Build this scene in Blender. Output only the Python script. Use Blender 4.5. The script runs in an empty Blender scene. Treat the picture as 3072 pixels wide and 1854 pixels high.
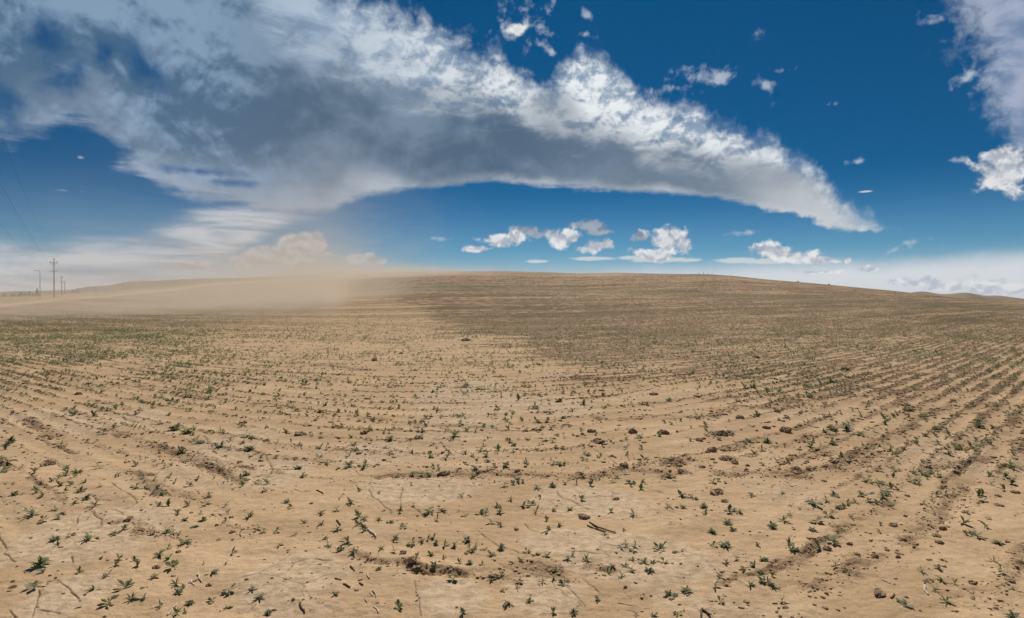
import bpy, math, random
import numpy as np
from mathutils import Vector
rng = np.random.default_rng(7); random.seed(7)
S = bpy.context.scene; COL = S.collection
H, F = 1.7, 600.0                      # eye height in metres, focal length in picture widths/1024
SUN_EL, SUN_AZ = math.radians(50), math.radians(8)

# ------------------------------------------------------------------ helpers
def tag(o, label=None, cat=None, group=None, kind=None):
    for k, v in (('label', label), ('category', cat), ('group', group), ('kind', kind)):
        if v: o[k] = v
    return o
def link(o, parent=None):
    COL.objects.link(o)
    if parent: o.parent = parent
    return o
def mesh_np(name, V, Fq, mat, parent=None, smooth=False, attrs=None):
    me = bpy.data.meshes.new(name)
    V = np.asarray(V, np.float32); Fq = np.asarray(Fq, np.int32)
    k = Fq.shape[1]
    me.vertices.add(len(V)); me.vertices.foreach_set('co', V.ravel())
    me.loops.add(Fq.size); me.loops.foreach_set('vertex_index', Fq.ravel())
    me.polygons.add(len(Fq)); me.polygons.foreach_set('loop_start', np.arange(0, Fq.size, k, dtype=np.int32))
    me.polygons.foreach_set('loop_total', np.full(len(Fq), k, np.int32))
    if smooth: me.polygons.foreach_set('use_smooth', np.ones(len(Fq), bool))
    for an, (ty, arr) in (attrs or {}).items():
        a = me.attributes.new(an, ty, 'POINT')
        a.data.foreach_set('value' if ty == 'FLOAT' else 'vector', np.asarray(arr, np.float32).ravel())
    me.update(calc_edges=True); me.validate()
    me.materials.append(mat)
    return link(bpy.data.objects.new(name, me), parent)
def empty(name, loc, rz=0):
    o = bpy.data.objects.new(name, None); o.location = loc; o.rotation_euler.z = rz
    o.empty_display_size = .2
    return link(o)
class Geo:
    def __init__(s): s.v = []; s.f = []
    def tube(s, pts, radii, n=8, cap=True):
        pts = [Vector(p) for p in pts]
        if not hasattr(radii, '__len__'): radii = [radii]*len(pts)
        b0 = len(s.v)
        for i, p in enumerate(pts):
            t = (pts[min(i+1, len(pts)-1)] - pts[max(i-1, 0)]).normalized()
            a = t.cross(Vector((0, 0, 1)) if abs(t.z) < .9 else Vector((1, 0, 0))).normalized(); b = t.cross(a)
            for j in range(n):
                an = 2*math.pi*j/n
                s.v.append(p + radii[i]*(math.cos(an)*a + math.sin(an)*b))
        for i in range(len(pts)-1):
            for j in range(n):
                k = (j+1) % n
                s.f.append((b0+i*n+j, b0+i*n+k, b0+(i+1)*n+k, b0+(i+1)*n+j))
        if cap:
            s.f.append(tuple(b0+j for j in range(n))[::-1]); s.f.append(tuple(b0+(len(pts)-1)*n+j for j in range(n)))
        return s
    def box(s, x0, x1, y0, y1, z0, z1):
        b = len(s.v)
        s.v += [Vector(p) for p in ((x0,y0,z0),(x1,y0,z0),(x1,y1,z0),(x0,y1,z0),(x0,y0,z1),(x1,y0,z1),(x1,y1,z1),(x0,y1,z1))]
        s.f += [tuple(b+i for i in q) for q in ((3,2,1,0),(4,5,6,7),(0,1,5,4),(1,2,6,5),(2,3,7,6),(3,0,4,7))]
        return s
    def build(s, name, mat, parent=None, smooth=False):
        me = bpy.data.meshes.new(name); me.from_pydata([tuple(v) for v in s.v], [], s.f)
        if smooth:
            for p in me.polygons: p.use_smooth = True
        me.materials.append(mat)
        return link(bpy.data.objects.new(name, me), parent)

# ------------------------------------------------------------------ vectorised gradient noise
def _h(ix, iy, seed):
    h = (ix.astype(np.int64)*374761393 + iy.astype(np.int64)*668265263 + seed*1274126177) & 0xffffffff
    h = ((h ^ (h >> 13))*1274126177) & 0xffffffff
    return (h ^ (h >> 16)) & 0xffffffff
def pn(x, y, seed=0):
    x = np.asarray(x, float); y = np.asarray(y, float)
    ix = np.floor(x); iy = np.floor(y); fx = x-ix; fy = y-iy
    def g(a, b):
        an = _h(ix+a, iy+b, seed)*(2*np.pi/4294967296.0)
        return np.cos(an)*(fx-a) + np.sin(an)*(fy-b)
    sx = fx*fx*fx*(fx*(fx*6-15)+10); sy = fy*fy*fy*(fy*(fy*6-15)+10)
    n0 = g(0,0)*(1-sx)+g(1,0)*sx; n1 = g(0,1)*(1-sx)+g(1,1)*sx
    return (n0*(1-sy)+n1*sy)*1.5
def fbm(x, y, o=4, seed=0, gain=.5):
    t = 0; a = 1; s = 0
    for i in range(o):
        t = t + a*pn(x*2**i+17.3*i, y*2**i-9.1*i, seed+i*31); s += a; a *= gain
    return t/s
def sst(a, b, x):
    t = np.clip((x-a)/(b-a), 0, 1); return t*t*(3-2*t)

# ------------------------------------------------------------------ the lie of the land (all in metres)
# crest of the field seen from the standing point: direction (picture column) and height
CR = np.array([(-900,300),(-200,299),(0,297),(52,295),(104,292),(160,288),(200,284.5),(250,281),(300,278),(350,275),(400,272.6),(450,271.8),(500,271.6),
    (540,272.6),(580,274),(600,273.6),(620,273.2),(650,274),(709,274.7),(734,276.3),(768,280),(810,283.5),(853,287.5),(890,291),(930,295.5),(970,300),(1024,302.5),(1500,305)])
RR = np.array([(-200,420),(100,420),(250,330),(450,260),(700,260),(850,240),(950,200),(1024,180),(1500,180)])
_t = np.linspace(.05, 1, 60); 
def shape(t): return sst(.08, 1.35, np.clip(t, 0, 1.35))
_us = np.linspace(-3000, 4000, 1400)
_e = (300-np.interp(_us, CR[:,0], CR[:,1]))/F
_R = np.interp(_us, RR[:,0], RR[:,1])
_lo = np.zeros_like(_us)-20; _hi = np.zeros_like(_us)+200
for _ in range(40):
    m = (_lo+_hi)/2
    val = ((m[:,None]*shape(_t)[None]-H)/(_t[None]*_R[:,None])).max(1)
    big = val > _e
    _hi = np.where(big, m, _hi); _lo = np.where(big, _lo, m)
_Hh = (_lo+_hi)/2
def colpx(x, y):
    ph = np.arctan2(x, y)
    return np.where(np.abs(ph) < 1.35, 512+F*np.tan(np.clip(ph, -1.35, 1.35)), np.sign(ph)*3000)
def macro(x, y):
    r = np.hypot(x, y); c = colpx(x, y); dep = np.maximum(r*np.cos(np.clip(np.arctan2(x, y), -1.2, 1.2)), r*.3)
    R = np.interp(c, _us, _R); Hm = np.interp(c, _us, _Hh)
    t = dep/R
    z = Hm*shape(t)
    z = z*(1-sst(1.3, 2.6, t)) - 6*sst(1.3, 3, t)
    z = z + sst(15, 60, r)*(.10*pn(x/41, y/41, 5)) + sst(120, 220, r)*(.28*pn(x/17, y/17, 6)+.10*pn(x/5, y/5, 7)) * (1-sst(.45, .8, t))
    # bank beside the track, on the left
    b = sst(90, 150, dep)*(1-sst(230, 330, dep))*(1-sst(60, 240, c))
    z = z + b*(1.1+.35*pn(x/9, y/9, 3)+.2*pn(x/3.5, y/3.5, 4))
    return z
def PIX(x, y):    # column/row of a ground point as seen from the standing point, in 1/3072 widths
    ys = np.maximum(y, .05)
    return 3*(512+F*x/ys), 3*(300-F*(macro(x, y)-H)/ys)
def G(px, py):    # ground point for a place read off the photograph (near, flat ground)
    d = H*F*3/(py-900.0)
    return (px-1536)/1800.0*d, d
def rho(x, y):
    c = np.clip((colpx(x, y)-443)/433, -1.38, 1.38)
    return np.maximum(y, .2)*np.cos(c), np.hypot(x, y)*c
ROW = .55
def poly(scale, x0, y0, pts): return [G(x0+a*scale, y0+b*scale) for a, b in pts]
k5 = (.3125, 0, 1390); k6 = (.3125, 770, 1390); k7 = (.3125, 1540, 1390); k8 = (.312, 2310, 1390)
m6 = (.4058, 0, 1000); m7 = (.4058, 1000, 1000); m8 = (.435, 2000, 1000)
CRACKS = [poly(*k, p) for k, p in [
 (k5,[(-30,640),(0,700),(40,790),(45,850),(20,885),(90,905),(110,940),(165,960)]),(k5,[(455,1190),(470,1150),(540,1150),(640,1205),(700,1270),(755,1350)]),
 (k5,[(650,705),(720,700),(830,665),(940,640),(1010,600)]),(k5,[(200,410),(260,465)]),(k5,[(860,300),(920,340),(1060,350)]),(k5,[(900,470),(905,500),(940,530),(990,550),(995,600)]),
 (k5,[(765,510),(745,570),(680,640)]),(k5,[(675,915),(700,970)]),(k5,[(370,1410),(450,1425),(560,1460)]),(k5,[(940,430),(1060,445),(1150,470),(1190,510)]),(k5,[(1060,190),(1130,240),(1300,330),(1300,390),(1180,450)]),
 (k5,[(90,1400),(120,1470),(170,1500)]),(k5,[(370,1230),(355,1380),(320,1480)]),
 (k6,[(130,20),(155,60),(330,60)]),(k6,[(155,60),(120,110),(30,115)]),(k6,[(1065,255),(1150,350),(1290,450),(1300,475)]),(k6,[(1460,390),(1600,505)]),(k6,[(1500,1140),(1530,1270),(1565,1380),(1580,1480)]),
 (k6,[(2120,660),(2200,730),(2330,800),(2464,850)]),(k6,[(1390,230),(1380,390)]),(k6,[(940,55),(990,105),(1190,115)]),(k6,[(370,230),(430,260),(520,255)]),(k6,[(280,1040),(360,960),(540,930),(740,960)]),
 (k7,[(415,255),(480,320),(640,395),(730,435),(830,435)]),(k7,[(1230,230),(1360,255),(1450,285)]),(k7,[(100,590),(180,650),(270,680)]),(k7,[(0,850),(60,880),(210,905)]),
 (k7,[(450,1170),(520,1210),(640,1310),(710,1400)]),(k7,[(680,1110),(740,1180),(830,1260)]),(k7,[(990,1340),(1100,1365),(1300,1400)]),(k7,[(500,850),(700,870),(830,890)]),(k7,[(1050,1230),(1060,1260),(1120,1290)]),
 (m7,[(1190,345),(1260,415),(1420,470),(1500,490),(1610,540)]),(m7,[(1905,835),(2000,890),(2100,960)]),(m7,[(985,265),(1080,330)]),(m7,[(790,820),(850,860),(890,910)]),(m7,[(1160,610),(1200,650)]),
 (m6,[(900,610),(940,640),(1020,655)]),(m6,[(1880,870),(1980,910),(2000,970),(2020,1010),(2200,1000)]),(m6,[(2020,1010),(1980,1060)]),(m6,[(720,770),(720,800)]),(m6,[(1510,760),(1560,830),(1600,890)]),
 (m8,[(20,295),(150,325),(280,360),(400,385)]),(m8,[(1670,740),(1850,755),(2050,775)]),(m8,[(1050,580),(1200,620),(1420,655)]),(m8,[(1370,850),(1440,890)]),
]]
FURROWS = [(poly(*k, p), w, s) for k, p, w, s in [
 (k8,[(0,1030),(150,950),(350,860),(450,760),(690,640)],.05,1.5),(k8,[(400,1200),(600,1130),(740,1010),(880,890),(1060,890)],.10,.75),(k8,[(640,600),(760,600),(850,600)],.05,.9),(k8,[(830,520),(1000,460),(1200,330)],.08,.7),
 (k8,[(1300,760),(1500,600),(1720,400),(1930,200)],.09,.85),(k8,[(2440,800),(2340,1020),(2260,1180)],.08,.8),(k8,[(1850,1300),(2100,1260),(2300,1200)],.09,.6),(k8,[(1050,760),(1150,720)],.09,.6),
 (k6,[(900,860),(1000,890),(1100,930),(1250,960)],.06,.75),(k6,[(1440,970),(1600,1030),(1800,1060),(2080,1090),(2360,1120)],.07,1.0),(k7,[(-40,1010),(200,1010),(420,1050)],.11,.8),
 (k7,[(2060,1160),(2200,1110),(2464,1020)],.05,1.2),(k7,[(750,1010),(900,1050)],.05,.8),(k5,[(1150,560),(1250,570),(1370,700)],.07,.9),(k5,[(1340,90),(1420,180),(1560,280),(1700,300),(1880,320)],.08,1.0),
 (k5,[(1620,570),(1500,720),(1800,760)],.06,.5),(k5,[(2100,480),(2400,700)],.07,.7),(k5,[(20,190),(150,200)],.05,.6),
 (m7,[(330,1050),(440,1040),(800,1045),(1100,1030),(1600,1040),(1900,1060),(2150,990),(2300,1020),(2464,1030)],.11,1.05),
 (m6,[(850,710),(1100,810),(1330,900),(1500,960),(1720,1050),(1800,1100)],.10,.95),(m6,[(220,640),(390,770)],.13,.9),(m6,[(700,650),(880,720)],.08,.7),(m6,[(850,380),(1100,400),(1600,480),(2100,540),(2464,600)],.14,.8),
 (m6,[(600,210),(900,230),(1300,330),(1600,390)],.16,.7),(m6,[(1000,90),(1500,160),(2000,210),(2464,240)],.16,.9),
 (m7,[(0,600),(400,640),(640,680),(1100,690)],.12,.8),(m7,[(0,240),(300,270)],.14,.9),(m7,[(250,375),(700,400),(1300,420)],.12,.6),(m7,[(1900,620),(2050,650),(2250,620),(2450,610)],.10,1.1),(m7,[(1900,430),(2300,420)],.14,.7),
 (m7,[(1400,180),(1900,190),(2464,170)],.25,.9),(m7,[(440,775),(630,790),(830,790)],.09,.7),(m7,[(1650,700),(1300,690),(1850,660)],.1,.5),
 (m8,[(0,590),(300,570),(500,500),(750,520),(900,460)],.14,1.1),(m8,[(400,970),(640,960),(940,990)],.12,1.1),(m8,[(750,960),(1150,920),(1300,830),(1700,600),(1950,500)],.10,1.1),
 (m8,[(800,780),(1000,700),(1250,690)],.09,.9),(m8,[(280,810),(450,800),(600,740)],.09,.8),(m8,[(1150,820),(870,870),(1100,820)],.09,.7),(m8,[(1200,960),(1400,870),(1700,700)],.08,.7),
 (m8,[(0,890),(150,870)],.14,1.2),(m8,[(0,990),(100,960)],.12,1.0),(m8,[(660,420),(1000,440),(1300,360)],.16,.9),(m8,[(2000,800),(2200,760),(2464,600)],.10,.7),(m8,[(1750,960),(2000,900),(2300,860)],.10,.8),
]]
CRUST = [(k5,900,700,900,420),(k5,100,900,220,600),(k5,700,1250,500,350),(k6,150,100,420,180),(k6,300,1100,500,350),(k6,1900,1300,420,280),(k6,1500,250,700,200),(k7,700,350,700,250),(k7,500,750,600,200),(k7,300,1250,500,300),(k7,1100,900,900,300),
         (m6,1750,800,300,200),(m6,850,640,400,120),(m6,50,650,200,150),(m7,1000,500,500,250),(m7,300,900,300,120),(m7,1700,550,350,120)]
def segdist(x, y, pts):
    d = np.full(x.shape, 1e9)
    for (ax, ay), (bx, by) in zip(pts[:-1], pts[1:]):
        vx, vy = bx-ax, by-ay
        t = np.clip(((x-ax)*vx+(y-ay)*vy)/(vx*vx+vy*vy+1e-12), 0, 1)
        d = np.minimum(d, np.hypot(x-ax-t*vx, y-ay-t*vy))
    return d
def near_poly(x, y, pts, m):
    a = np.array(pts)
    return (x > a[:,0].min()-m) & (x < a[:,0].max()+m) & (y > a[:,1].min()-m) & (y < a[:,1].max()+m)
def fields(x, y):
    """what covers the ground: exposed clods, crust, sprouts, track, dry verge; each 0..1"""
    r = np.hypot(x, y); px, py = PIX(x, y); ro, al = rho(x, y)
    w1 = fbm(x/1.9, y/1.9, 4, 11); w2 = fbm(x/7.0, y/7.0, 3, 12)
    far = sst(20, 60, r)
    # the ploughed rough part (right and middle distance) against the blown-over sand
    yb = np.interp(px, [900,1000,1100,1250,1330,1560,1700,2000,2100,2300,2500,2700,3072,3400], [700,838,880,930,990,1065,1120,1150,1215,1260,1320,1370,1430,1450])
    edge = yb - py + (60*w1+30*w2)*sst(905, 1300, py) + 14*w1 + 95*(pn(al/7, ro/.8, 25)+.8*pn(al/16, ro/2.6, 26))*np.interp(py, [850,920,1050,1300], [.05,.35,.8,1])
    ew = np.interp(py, [880,1000,1300], [14,45,120])
    rough = sst(-ew*.8, ew*1.2, edge)*sst(1000, 1120, px-(py-900)*.1)
    rough = rough*np.interp(py, [840,900,1100,1300,1450], [.62,.72,.78,.56,.42])
    rough = np.clip(rough+.22*np.exp(-((px-1640)/420)**2-((py-990)/85)**2)*sst(-5, 40, edge), 0, 1.1)
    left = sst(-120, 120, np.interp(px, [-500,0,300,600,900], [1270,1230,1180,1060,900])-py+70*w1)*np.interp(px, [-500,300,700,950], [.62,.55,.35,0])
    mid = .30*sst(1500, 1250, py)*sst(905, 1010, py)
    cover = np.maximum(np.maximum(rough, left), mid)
    # clods ride along the seed rows
    rowp = np.cos(2*np.pi*(ro/ROW+.12*pn(al/3, ro/2, 9)))
    streak = .5*pn(al/1.6, ro/.22, 21)+.35*pn(al/4, ro/.7, 22)+.30*pn(al/11, ro/2.3, 23)*sst(8, 25, r)+.35*pn(al/30, ro/7, 24)*far
    clump = .5*pn(x/.16, y/.16, 31)+.5*pn(x/.45, y/.45, 32)
    lod = 1-sst(18, 45, r)
    val = cover*1.30 + .30*rowp*lod*cover + (.75+.35*far)*streak + .45*clump*lod - .72
    soil = sst(0, .45, val)*sst(0.02, .1, cover)
    m = (r < 34)
    fur = np.zeros_like(x); crk = np.zeros_like(x)
    wx = x+.05*pn(x/.25, y/.25, 71)+.02*pn(x/.09, y/.09, 73); wy = y+.05*pn(x/.25, y/.25, 72)+.02*pn(x/.09, y/.09, 74)
    for pts, w, s in FURROWS:
        dmax = max(p[1] for p in pts); ww = w*(1+.05*max(0, dmax-8))
        q = m & near_poly(x, y, pts, ww*3)
        if q.any():
            d = segdist(wx[q], wy[q], pts)
            fur[q] = np.maximum(fur[q], .82*s*np.exp(-(d/ww)**2)*(.55+.8*np.clip(clump[q]+.3*w1[q]+.25, 0, 1)))
    rr2 = ro+.10*pn(al/2.2, ro/1.1, 91)+.05*pn(al/.7, ro/.5, 92)
    lw = .035+.0042*r
    for sp_, ph_, am in ((1.1, 0, 1.0), (.55, .55, .55)):
        dl = np.abs((rr2+ph_)/sp_-np.round((rr2+ph_)/sp_))*sp_
        idn = np.round((rr2+ph_)/sp_)
        here = sst(-.38, .18, pn(al/2.6+idn*7.31, idn*3.7, 93)+.5*pn(al/.5, idn*5.1, 94)+.45*pn(idn*2.37, al/14, 95)+.35*(cover-.2))
        fur = np.maximum(fur, am*(1+.45*rough)*here*np.exp(-(dl/(lw*(.7+.3*here)))**2)*sst(4.6, 7.5, r)*(1-sst(36, 60, r))*(.6+.6*np.clip(clump+.3, 0, 1)))
    for pts in CRACKS:
        dd = np.mean([p[1] for p in pts]); ww = .0010+.00062*dd; ay = np.clip(1.6*H/dd, .3, 1)
        q = m & near_poly(x, y, pts, .2)
        if q.any():
            d = segdist(wx[q]*.35+x[q]*.65, (wy[q]*.35+y[q]*.65)*ay, [(p_[0], p_[1]*ay) for p_ in pts])
            crk[q] = np.maximum(crk[q], np.exp(-(d/ww)**2)*np.clip(.95+.9*pn(x[q]/.12, y[q]/.12, 75), 0.15, 1))
    cru = np.zeros_like(x)
    for k, a, b, ra, rb in CRUST:
        cx, cy = G(k[1]+a*k[0], k[2]+b*k[0]); ex = ra*k[0]/1800*cy; ey = rb*k[0]*cy*cy/(H*1800)*.9
        cru = np.maximum(cru, 1-np.hypot((x-cx)/ex, (y-cy)/ey))
    cru = sst(.0, .35, cru+.55*w1+.15*clump)*(1-sst(22, 34, r))
    soil = np.clip(np.maximum(soil, np.clip(fur, 0, 1)), 0, 1); cru = cru*(1-soil)
    # sprout colour of the far field
    g = .30+.35*streak+.5*w2
    g = g + .9*np.exp(-((py-np.interp(px, [1050,1400,1700,2000,2300,3072], [868,862,868,880,893,925]))/9)**2)*sst(1060, 1400, px)
    g = g + .8*np.exp(-((py-np.interp(px, [1050,1150,1400], [872,868,860]))/14)**2)*sst(1020, 1100, px)*(1-sst(1400, 1700, px))
    g = g*sst(20, 60, r)
    for (cx, cy, rx, ry, s) in ((170,1012,190,8,.7),(120,1042,120,14,.8),(290,1045,60,9,.9),(2760,1058,90,10,.9),(2600,1000,150,6,.5),(2050,1018,60,6,.7),(1420,1040,60,8,.5),(2480,1145,90,10,.7)):
        g = np.maximum(g, s*np.exp(-((px-cx)/rx)**2-((py-cy)/ry)**2)*np.clip(.8+1.2*clump+.5*w1, 0, 1))
    g = np.clip(g, 0, 1)*np.clip(1-.55*(1-rough)*sst(900, 1000, px), 0, 1)
    tk = np.interp(px, [-400,0,156,312,405,531,624,750,1000], [930,917,901,889,879,868,853,846,834])
    road = np.exp(-((py-tk)/np.interp(px, [0,300,800], [6,4,5]))**2)*(1-sst(800, 1050, px))*(y > 0)
    verge = sst(-2, 3, tk-7-py)*(1-sst(300, 560, px))*(y > 0)
    # wind-swept pale tongues below the crest
    swp = .8*sst(-.1, .7, fbm(al/70+.2, ro/34, 3, 41))*sst(885, 850, py)*sst(1300, 1700, px)
    return dict(soil=soil*(1-.7*swp)*(1-road)*(1-verge), crust=cru, green=g*(1-.7*swp)*(1-road), road=np.maximum(road, .6*swp), verge=verge,
                crk=crk, fur=fur, streak=streak, rowp=rowp, clump=clump, w1=w1, ro=ro, al=al, r=r, cover=cover)

# ------------------------------------------------------------------ materials
def nt(name):
    m = bpy.data.materials.new(name); m.use_nodes = True
    return m, m.node_tree, m.node_tree.nodes['Principled BSDF']
class NB:
    def __init__(s, tree): s.t = tree
    def n(s, typ, **kw):
        x = s.t.nodes.new(typ)
        for k, v in kw.items(): setattr(x, k, v)
        return x
    def put(s, sock, v):
        if hasattr(v, 'is_output') or isinstance(v, bpy.types.NodeSocket): s.t.links.new(v, sock)
        else: sock.default_value = v
    def m(s, op, a, b=0.0, c=0.0, clamp=False):
        x = s.n('ShaderNodeMath', operation=op, use_clamp=clamp)
        for i, v in enumerate((a, b, c)): s.put(x.inputs[i], v)
        return x.outputs[0]
    def mr(s, v, a, b, c=0.0, d=1.0, smooth=True):
        x = s.n('ShaderNodeMapRange', interpolation_type='SMOOTHSTEP' if smooth else 'LINEAR')
        for i, q in enumerate((v, a, b, c, d)): s.put(x.inputs[i], q)
        return x.outputs[0]
    def mix(s, f, a, b):
        x = s.n('ShaderNodeMix', data_type='RGBA')
        s.put(x.inputs[0], f)
        s.put(x.inputs[6], a if not isinstance(a, tuple) else (*a, 1)); s.put(x.inputs[7], b if not isinstance(b, tuple) else (*b, 1))
        return x.outputs[2]
    def noise(s, vec, scale, detail=4, rough=.5, dist=0.0, lac=2.0):
        x = s.n('ShaderNodeTexNoise'); s.put(x.inputs['Vector'], vec)
        x.inputs['Scale'].default_value = scale; x.inputs['Detail'].default_value = detail
        x.inputs['Roughness'].default_value = rough; x.inputs['Distortion'].default_value = dist
        return x.outputs['Fac']
    def attr(s, name): return s.n('ShaderNodeAttribute', attribute_name=name)
    def vmul(s, v, xyz):
        x = s.n('ShaderNodeVectorMath', operation='MULTIPLY'); s.put(x.inputs[0], v); x.inputs[1].default_value = xyz
        return x.outputs[0]

SAND, SAND2 = (.450,.300,.167), (.560,.385,.222)
mg, tr, bs = nt('sandy_soil'); N = NB(tr)
geo = N.n('ShaderNodeNewGeometry'); P = geo.outputs['Position']
soil = N.attr('soil').outputs['Fac']; crust = N.attr('crust').outputs['Fac']; green = N.attr('green').outputs['Fac']
road = N.attr('road').outputs['Fac']; verge = N.attr('verge').outputs['Fac']; crk = N.attr('crack').outputs['Fac']; rowv = N.attr('rowco').outputs['Vector']
n1 = N.noise(P, 1.1, 5, .55); n2 = N.noise(P, 14, 5, .6); n3 = N.noise(P, 90, 3, .6); n4 = N.noise(P, .06, 4, .55)
rv = N.vmul(rowv, (.35, 2.2, 1)); nr = N.noise(rv, 1.0, 5, .6)
rvf = N.vmul(rowv, (.05, .5, 1)); nrf = N.noise(rvf, 1.0, 6, .65)
n1b = N.noise(N.vmul(P, (.8, 1.9, 1)), .55, 7, .62, 1.2)
c = N.mix(N.mr(N.m('MULTIPLY_ADD', n1b, .6, N.m('MULTIPLY', n1, .4)), .38, .62), SAND, SAND2)
c = N.mix(N.mr(nr, .38, .68, 0, .35), c, (.330,.212,.112))
c = N.mix(N.m('MULTIPLY', crust, .75), c, N.mix(N.mr(n2, .35, .62), (.450,.325,.205), (.570,.425,.280)))
pit = N.mr(n3, .36, .30, 0, 1)
c = N.mix(N.m('MULTIPLY', pit, N.m('MULTIPLY_ADD', crust, .45, .08)), c, (.22,.14,.08))
sc = N.mix(N.mr(n2, .32, .68), (.155,.096,.050), (.350,.230,.128))
grit = N.m('MULTIPLY_ADD', N.mr(n3, .3, .7, .86, 1.14, False), 1.0, N.mr(n2, .3, .7, -.10, .10, False))
vs = N.n('ShaderNodeVectorMath', operation='SCALE'); N.put(vs.inputs[0], c); N.put(vs.inputs['Scale'], grit); c = vs.outputs[0]
c = N.mix(N.mr(N.m('ADD', soil, N.m('MULTIPLY', N.m('SUBTRACT', n2, .5), .7)), .22, .80, 0, .93), c, sc)
gf = N.m('MULTIPLY', green, N.mr(nrf, .30, .60, .25, 1))
c = N.mix(N.m('MULTIPLY', gf, .78), c, N.mix(N.mr(n2, .3, .7), (.075,.085,.035), (.13,.12,.06)))
c = N.mix(verge, c, N.mix(N.mr(N.noise(P, .55, 6, .7), .38, .62), (.21,.155,.068), (.42,.30,.145)))
c = N.mix(N.m('MULTIPLY', road, .85), c, (.52,.37,.22))
wv = N.n('ShaderNodeVectorMath', operation='ADD'); N.put(wv.inputs[0], P)
wn_ = N.n('ShaderNodeTexNoise'); wn_.inputs['Scale'].default_value = 5; wn_.inputs['Detail'].default_value = 3; N.put(wn_.inputs['Vector'], P)
N.put(wv.inputs[1], N.vmul(wn_.outputs['Color'], (.16, .16, 0)))
vo = N.n('ShaderNodeTexVoronoi', feature='DISTANCE_TO_EDGE'); vo.inputs['Scale'].default_value = 2.3; N.put(vo.inputs['Vector'], wv.outputs[0])
vc = N.m('MULTIPLY', N.mr(vo.outputs['Distance'], .020, .004, 0, 1), N.m('MULTIPLY', N.mr(N.noise(P, 1.7, 3), .44, .56), N.mr(crust, .3, .8)))
c = N.mix(N.m('MULTIPLY', vc, .42), c, (.11,.075,.048))
# far off, single clods and sprouts merge into a fine grain
dist = N.n('ShaderNodeVectorMath', operation='LENGTH'); N.put(dist.inputs[0], P)
spk = N.noise(N.vmul(rowv, (.55, 1.1, 1)), 1.0, 9, .78); spk2 = N.noise(N.vmul(rowv, (.010, .22, 1)), 1.0, 8, .75)
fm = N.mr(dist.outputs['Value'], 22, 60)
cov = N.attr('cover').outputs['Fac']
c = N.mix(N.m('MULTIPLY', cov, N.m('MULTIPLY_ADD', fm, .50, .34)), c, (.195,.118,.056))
spk3 = N.noise(N.vmul(rowv, (.005, .085, 1)), 1.0, 5, .6)
fs = N.m('MULTIPLY', fm, N.m('MULTIPLY', N.mr(N.m('ADD', spk, N.m('MULTIPLY_ADD', N.m('SUBTRACT', spk3, .5), 1.1, N.m('MULTIPLY', N.m('SUBTRACT', spk2, .5), 1.5))), .60, .42), N.m('MULTIPLY_ADD', soil, .45, .50)))
fs = N.m('MULTIPLY', fs, N.m('MULTIPLY', N.m('SUBTRACT', 1.0, road), N.m('SUBTRACT', 1.0, verge)))
c = N.mix(fs, c, N.mix(green, (.135,.078,.034), (.085,.074,.028)))
c = N.mix(N.m('MULTIPLY', crk, .85), c, (.085,.055,.034))  # dark of the cracks put into the colour, grooves alone show too little shade
tr.links.new(c, bs.inputs['Base Color']); bs.inputs['Roughness'].default_value = .95; bs.inputs['Specular IOR Level'].default_value = .15
hh = N.m('ADD', N.m('MULTIPLY', n2, .5), N.m('MULTIPLY', n3, .22))
bp = N.n('ShaderNodeBump'); bp.inputs['Strength'].default_value = .6; bp.inputs['Distance'].default_value = .030
tr.links.new(hh, bp.inputs['Height']); tr.links.new(bp.outputs[0], bs.inputs['Normal'])

def simple(name, c1, c2, scale=20, rough=.9, detail=4, bump=0):
    m, t, b = nt(name); q = NB(t)
    g_ = q.n('ShaderNodeNewGeometry'); f = q.noise(g_.outputs['Position'], scale, detail, .6)
    oi = q.n('ShaderNodeObjectInfo')
    cc = q.mix(q.mr(f, .32, .68), c1, c2)
    hs = q.n('ShaderNodeHueSaturation'); q.put(hs.inputs['Value'], q.mr(oi.outputs['Random'], 0, 1, .8, 1.2)); q.put(hs.inputs['Color'], cc)
    t.links.new(hs.outputs[0], b.inputs['Base Color']); b.inputs['Roughness'].default_value = rough; b.inputs['Specular IOR Level'].default_value = .2
    if bump:
        bb = q.n('ShaderNodeBump'); bb.inputs['Strength'].default_value = .7; bb.inputs['Distance'].default_value = bump
        t.links.new(f, bb.inputs['Height']); t.links.new(bb.outputs[0], b.inputs['Normal'])
    return m
def leafy(name, c1, c2):
    m = simple(name, c1, c2, 60, .6)
    t = m.node_tree; b = t.nodes['Principled BSDF']; q = NB(t)
    tl = q.n('ShaderNodeBsdfTranslucent'); tl.inputs[0].default_value = (c2[0]*1.1, c2[1]*1.3, c2[2]*.8, 1)
    mx = q.n('ShaderNodeMixShader'); mx.inputs[0].default_value = .36
    t.links.new(b.outputs[0], mx.inputs[1]); t.links.new(tl.outputs[0], mx.inputs[2]); t.links.new(mx.outputs[0], t.nodes['Material Output'].inputs[0])
    return m
LEAF = leafy('seedling_leaf', (.100,.116,.050), (.235,.240,.130))
LEAF.node_tree.nodes['Principled BSDF'].inputs['Specular IOR Level'].default_value = .35; LEAF.node_tree.nodes['Principled BSDF'].inputs['Roughness'].default_value = .6
CLOD = simple('dry_clod', (.24,.158,.088), (.46,.315,.185), 55, .95, 5, .006)
STRAW = simple('pale_straw', (.48,.38,.28), (.70,.60,.48), 120, .8)
TWIG = simple('brown_stalk', (.10,.062,.036), (.22,.145,.088), 120, .9)
STONE = simple('blue_grey_stone', (.64,.60,.54), (.78,.75,.70), 60, .7)
WOOD = simple('weathered_pole_wood', (.07,.062,.055), (.13,.115,.10), 3, .9)
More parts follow.
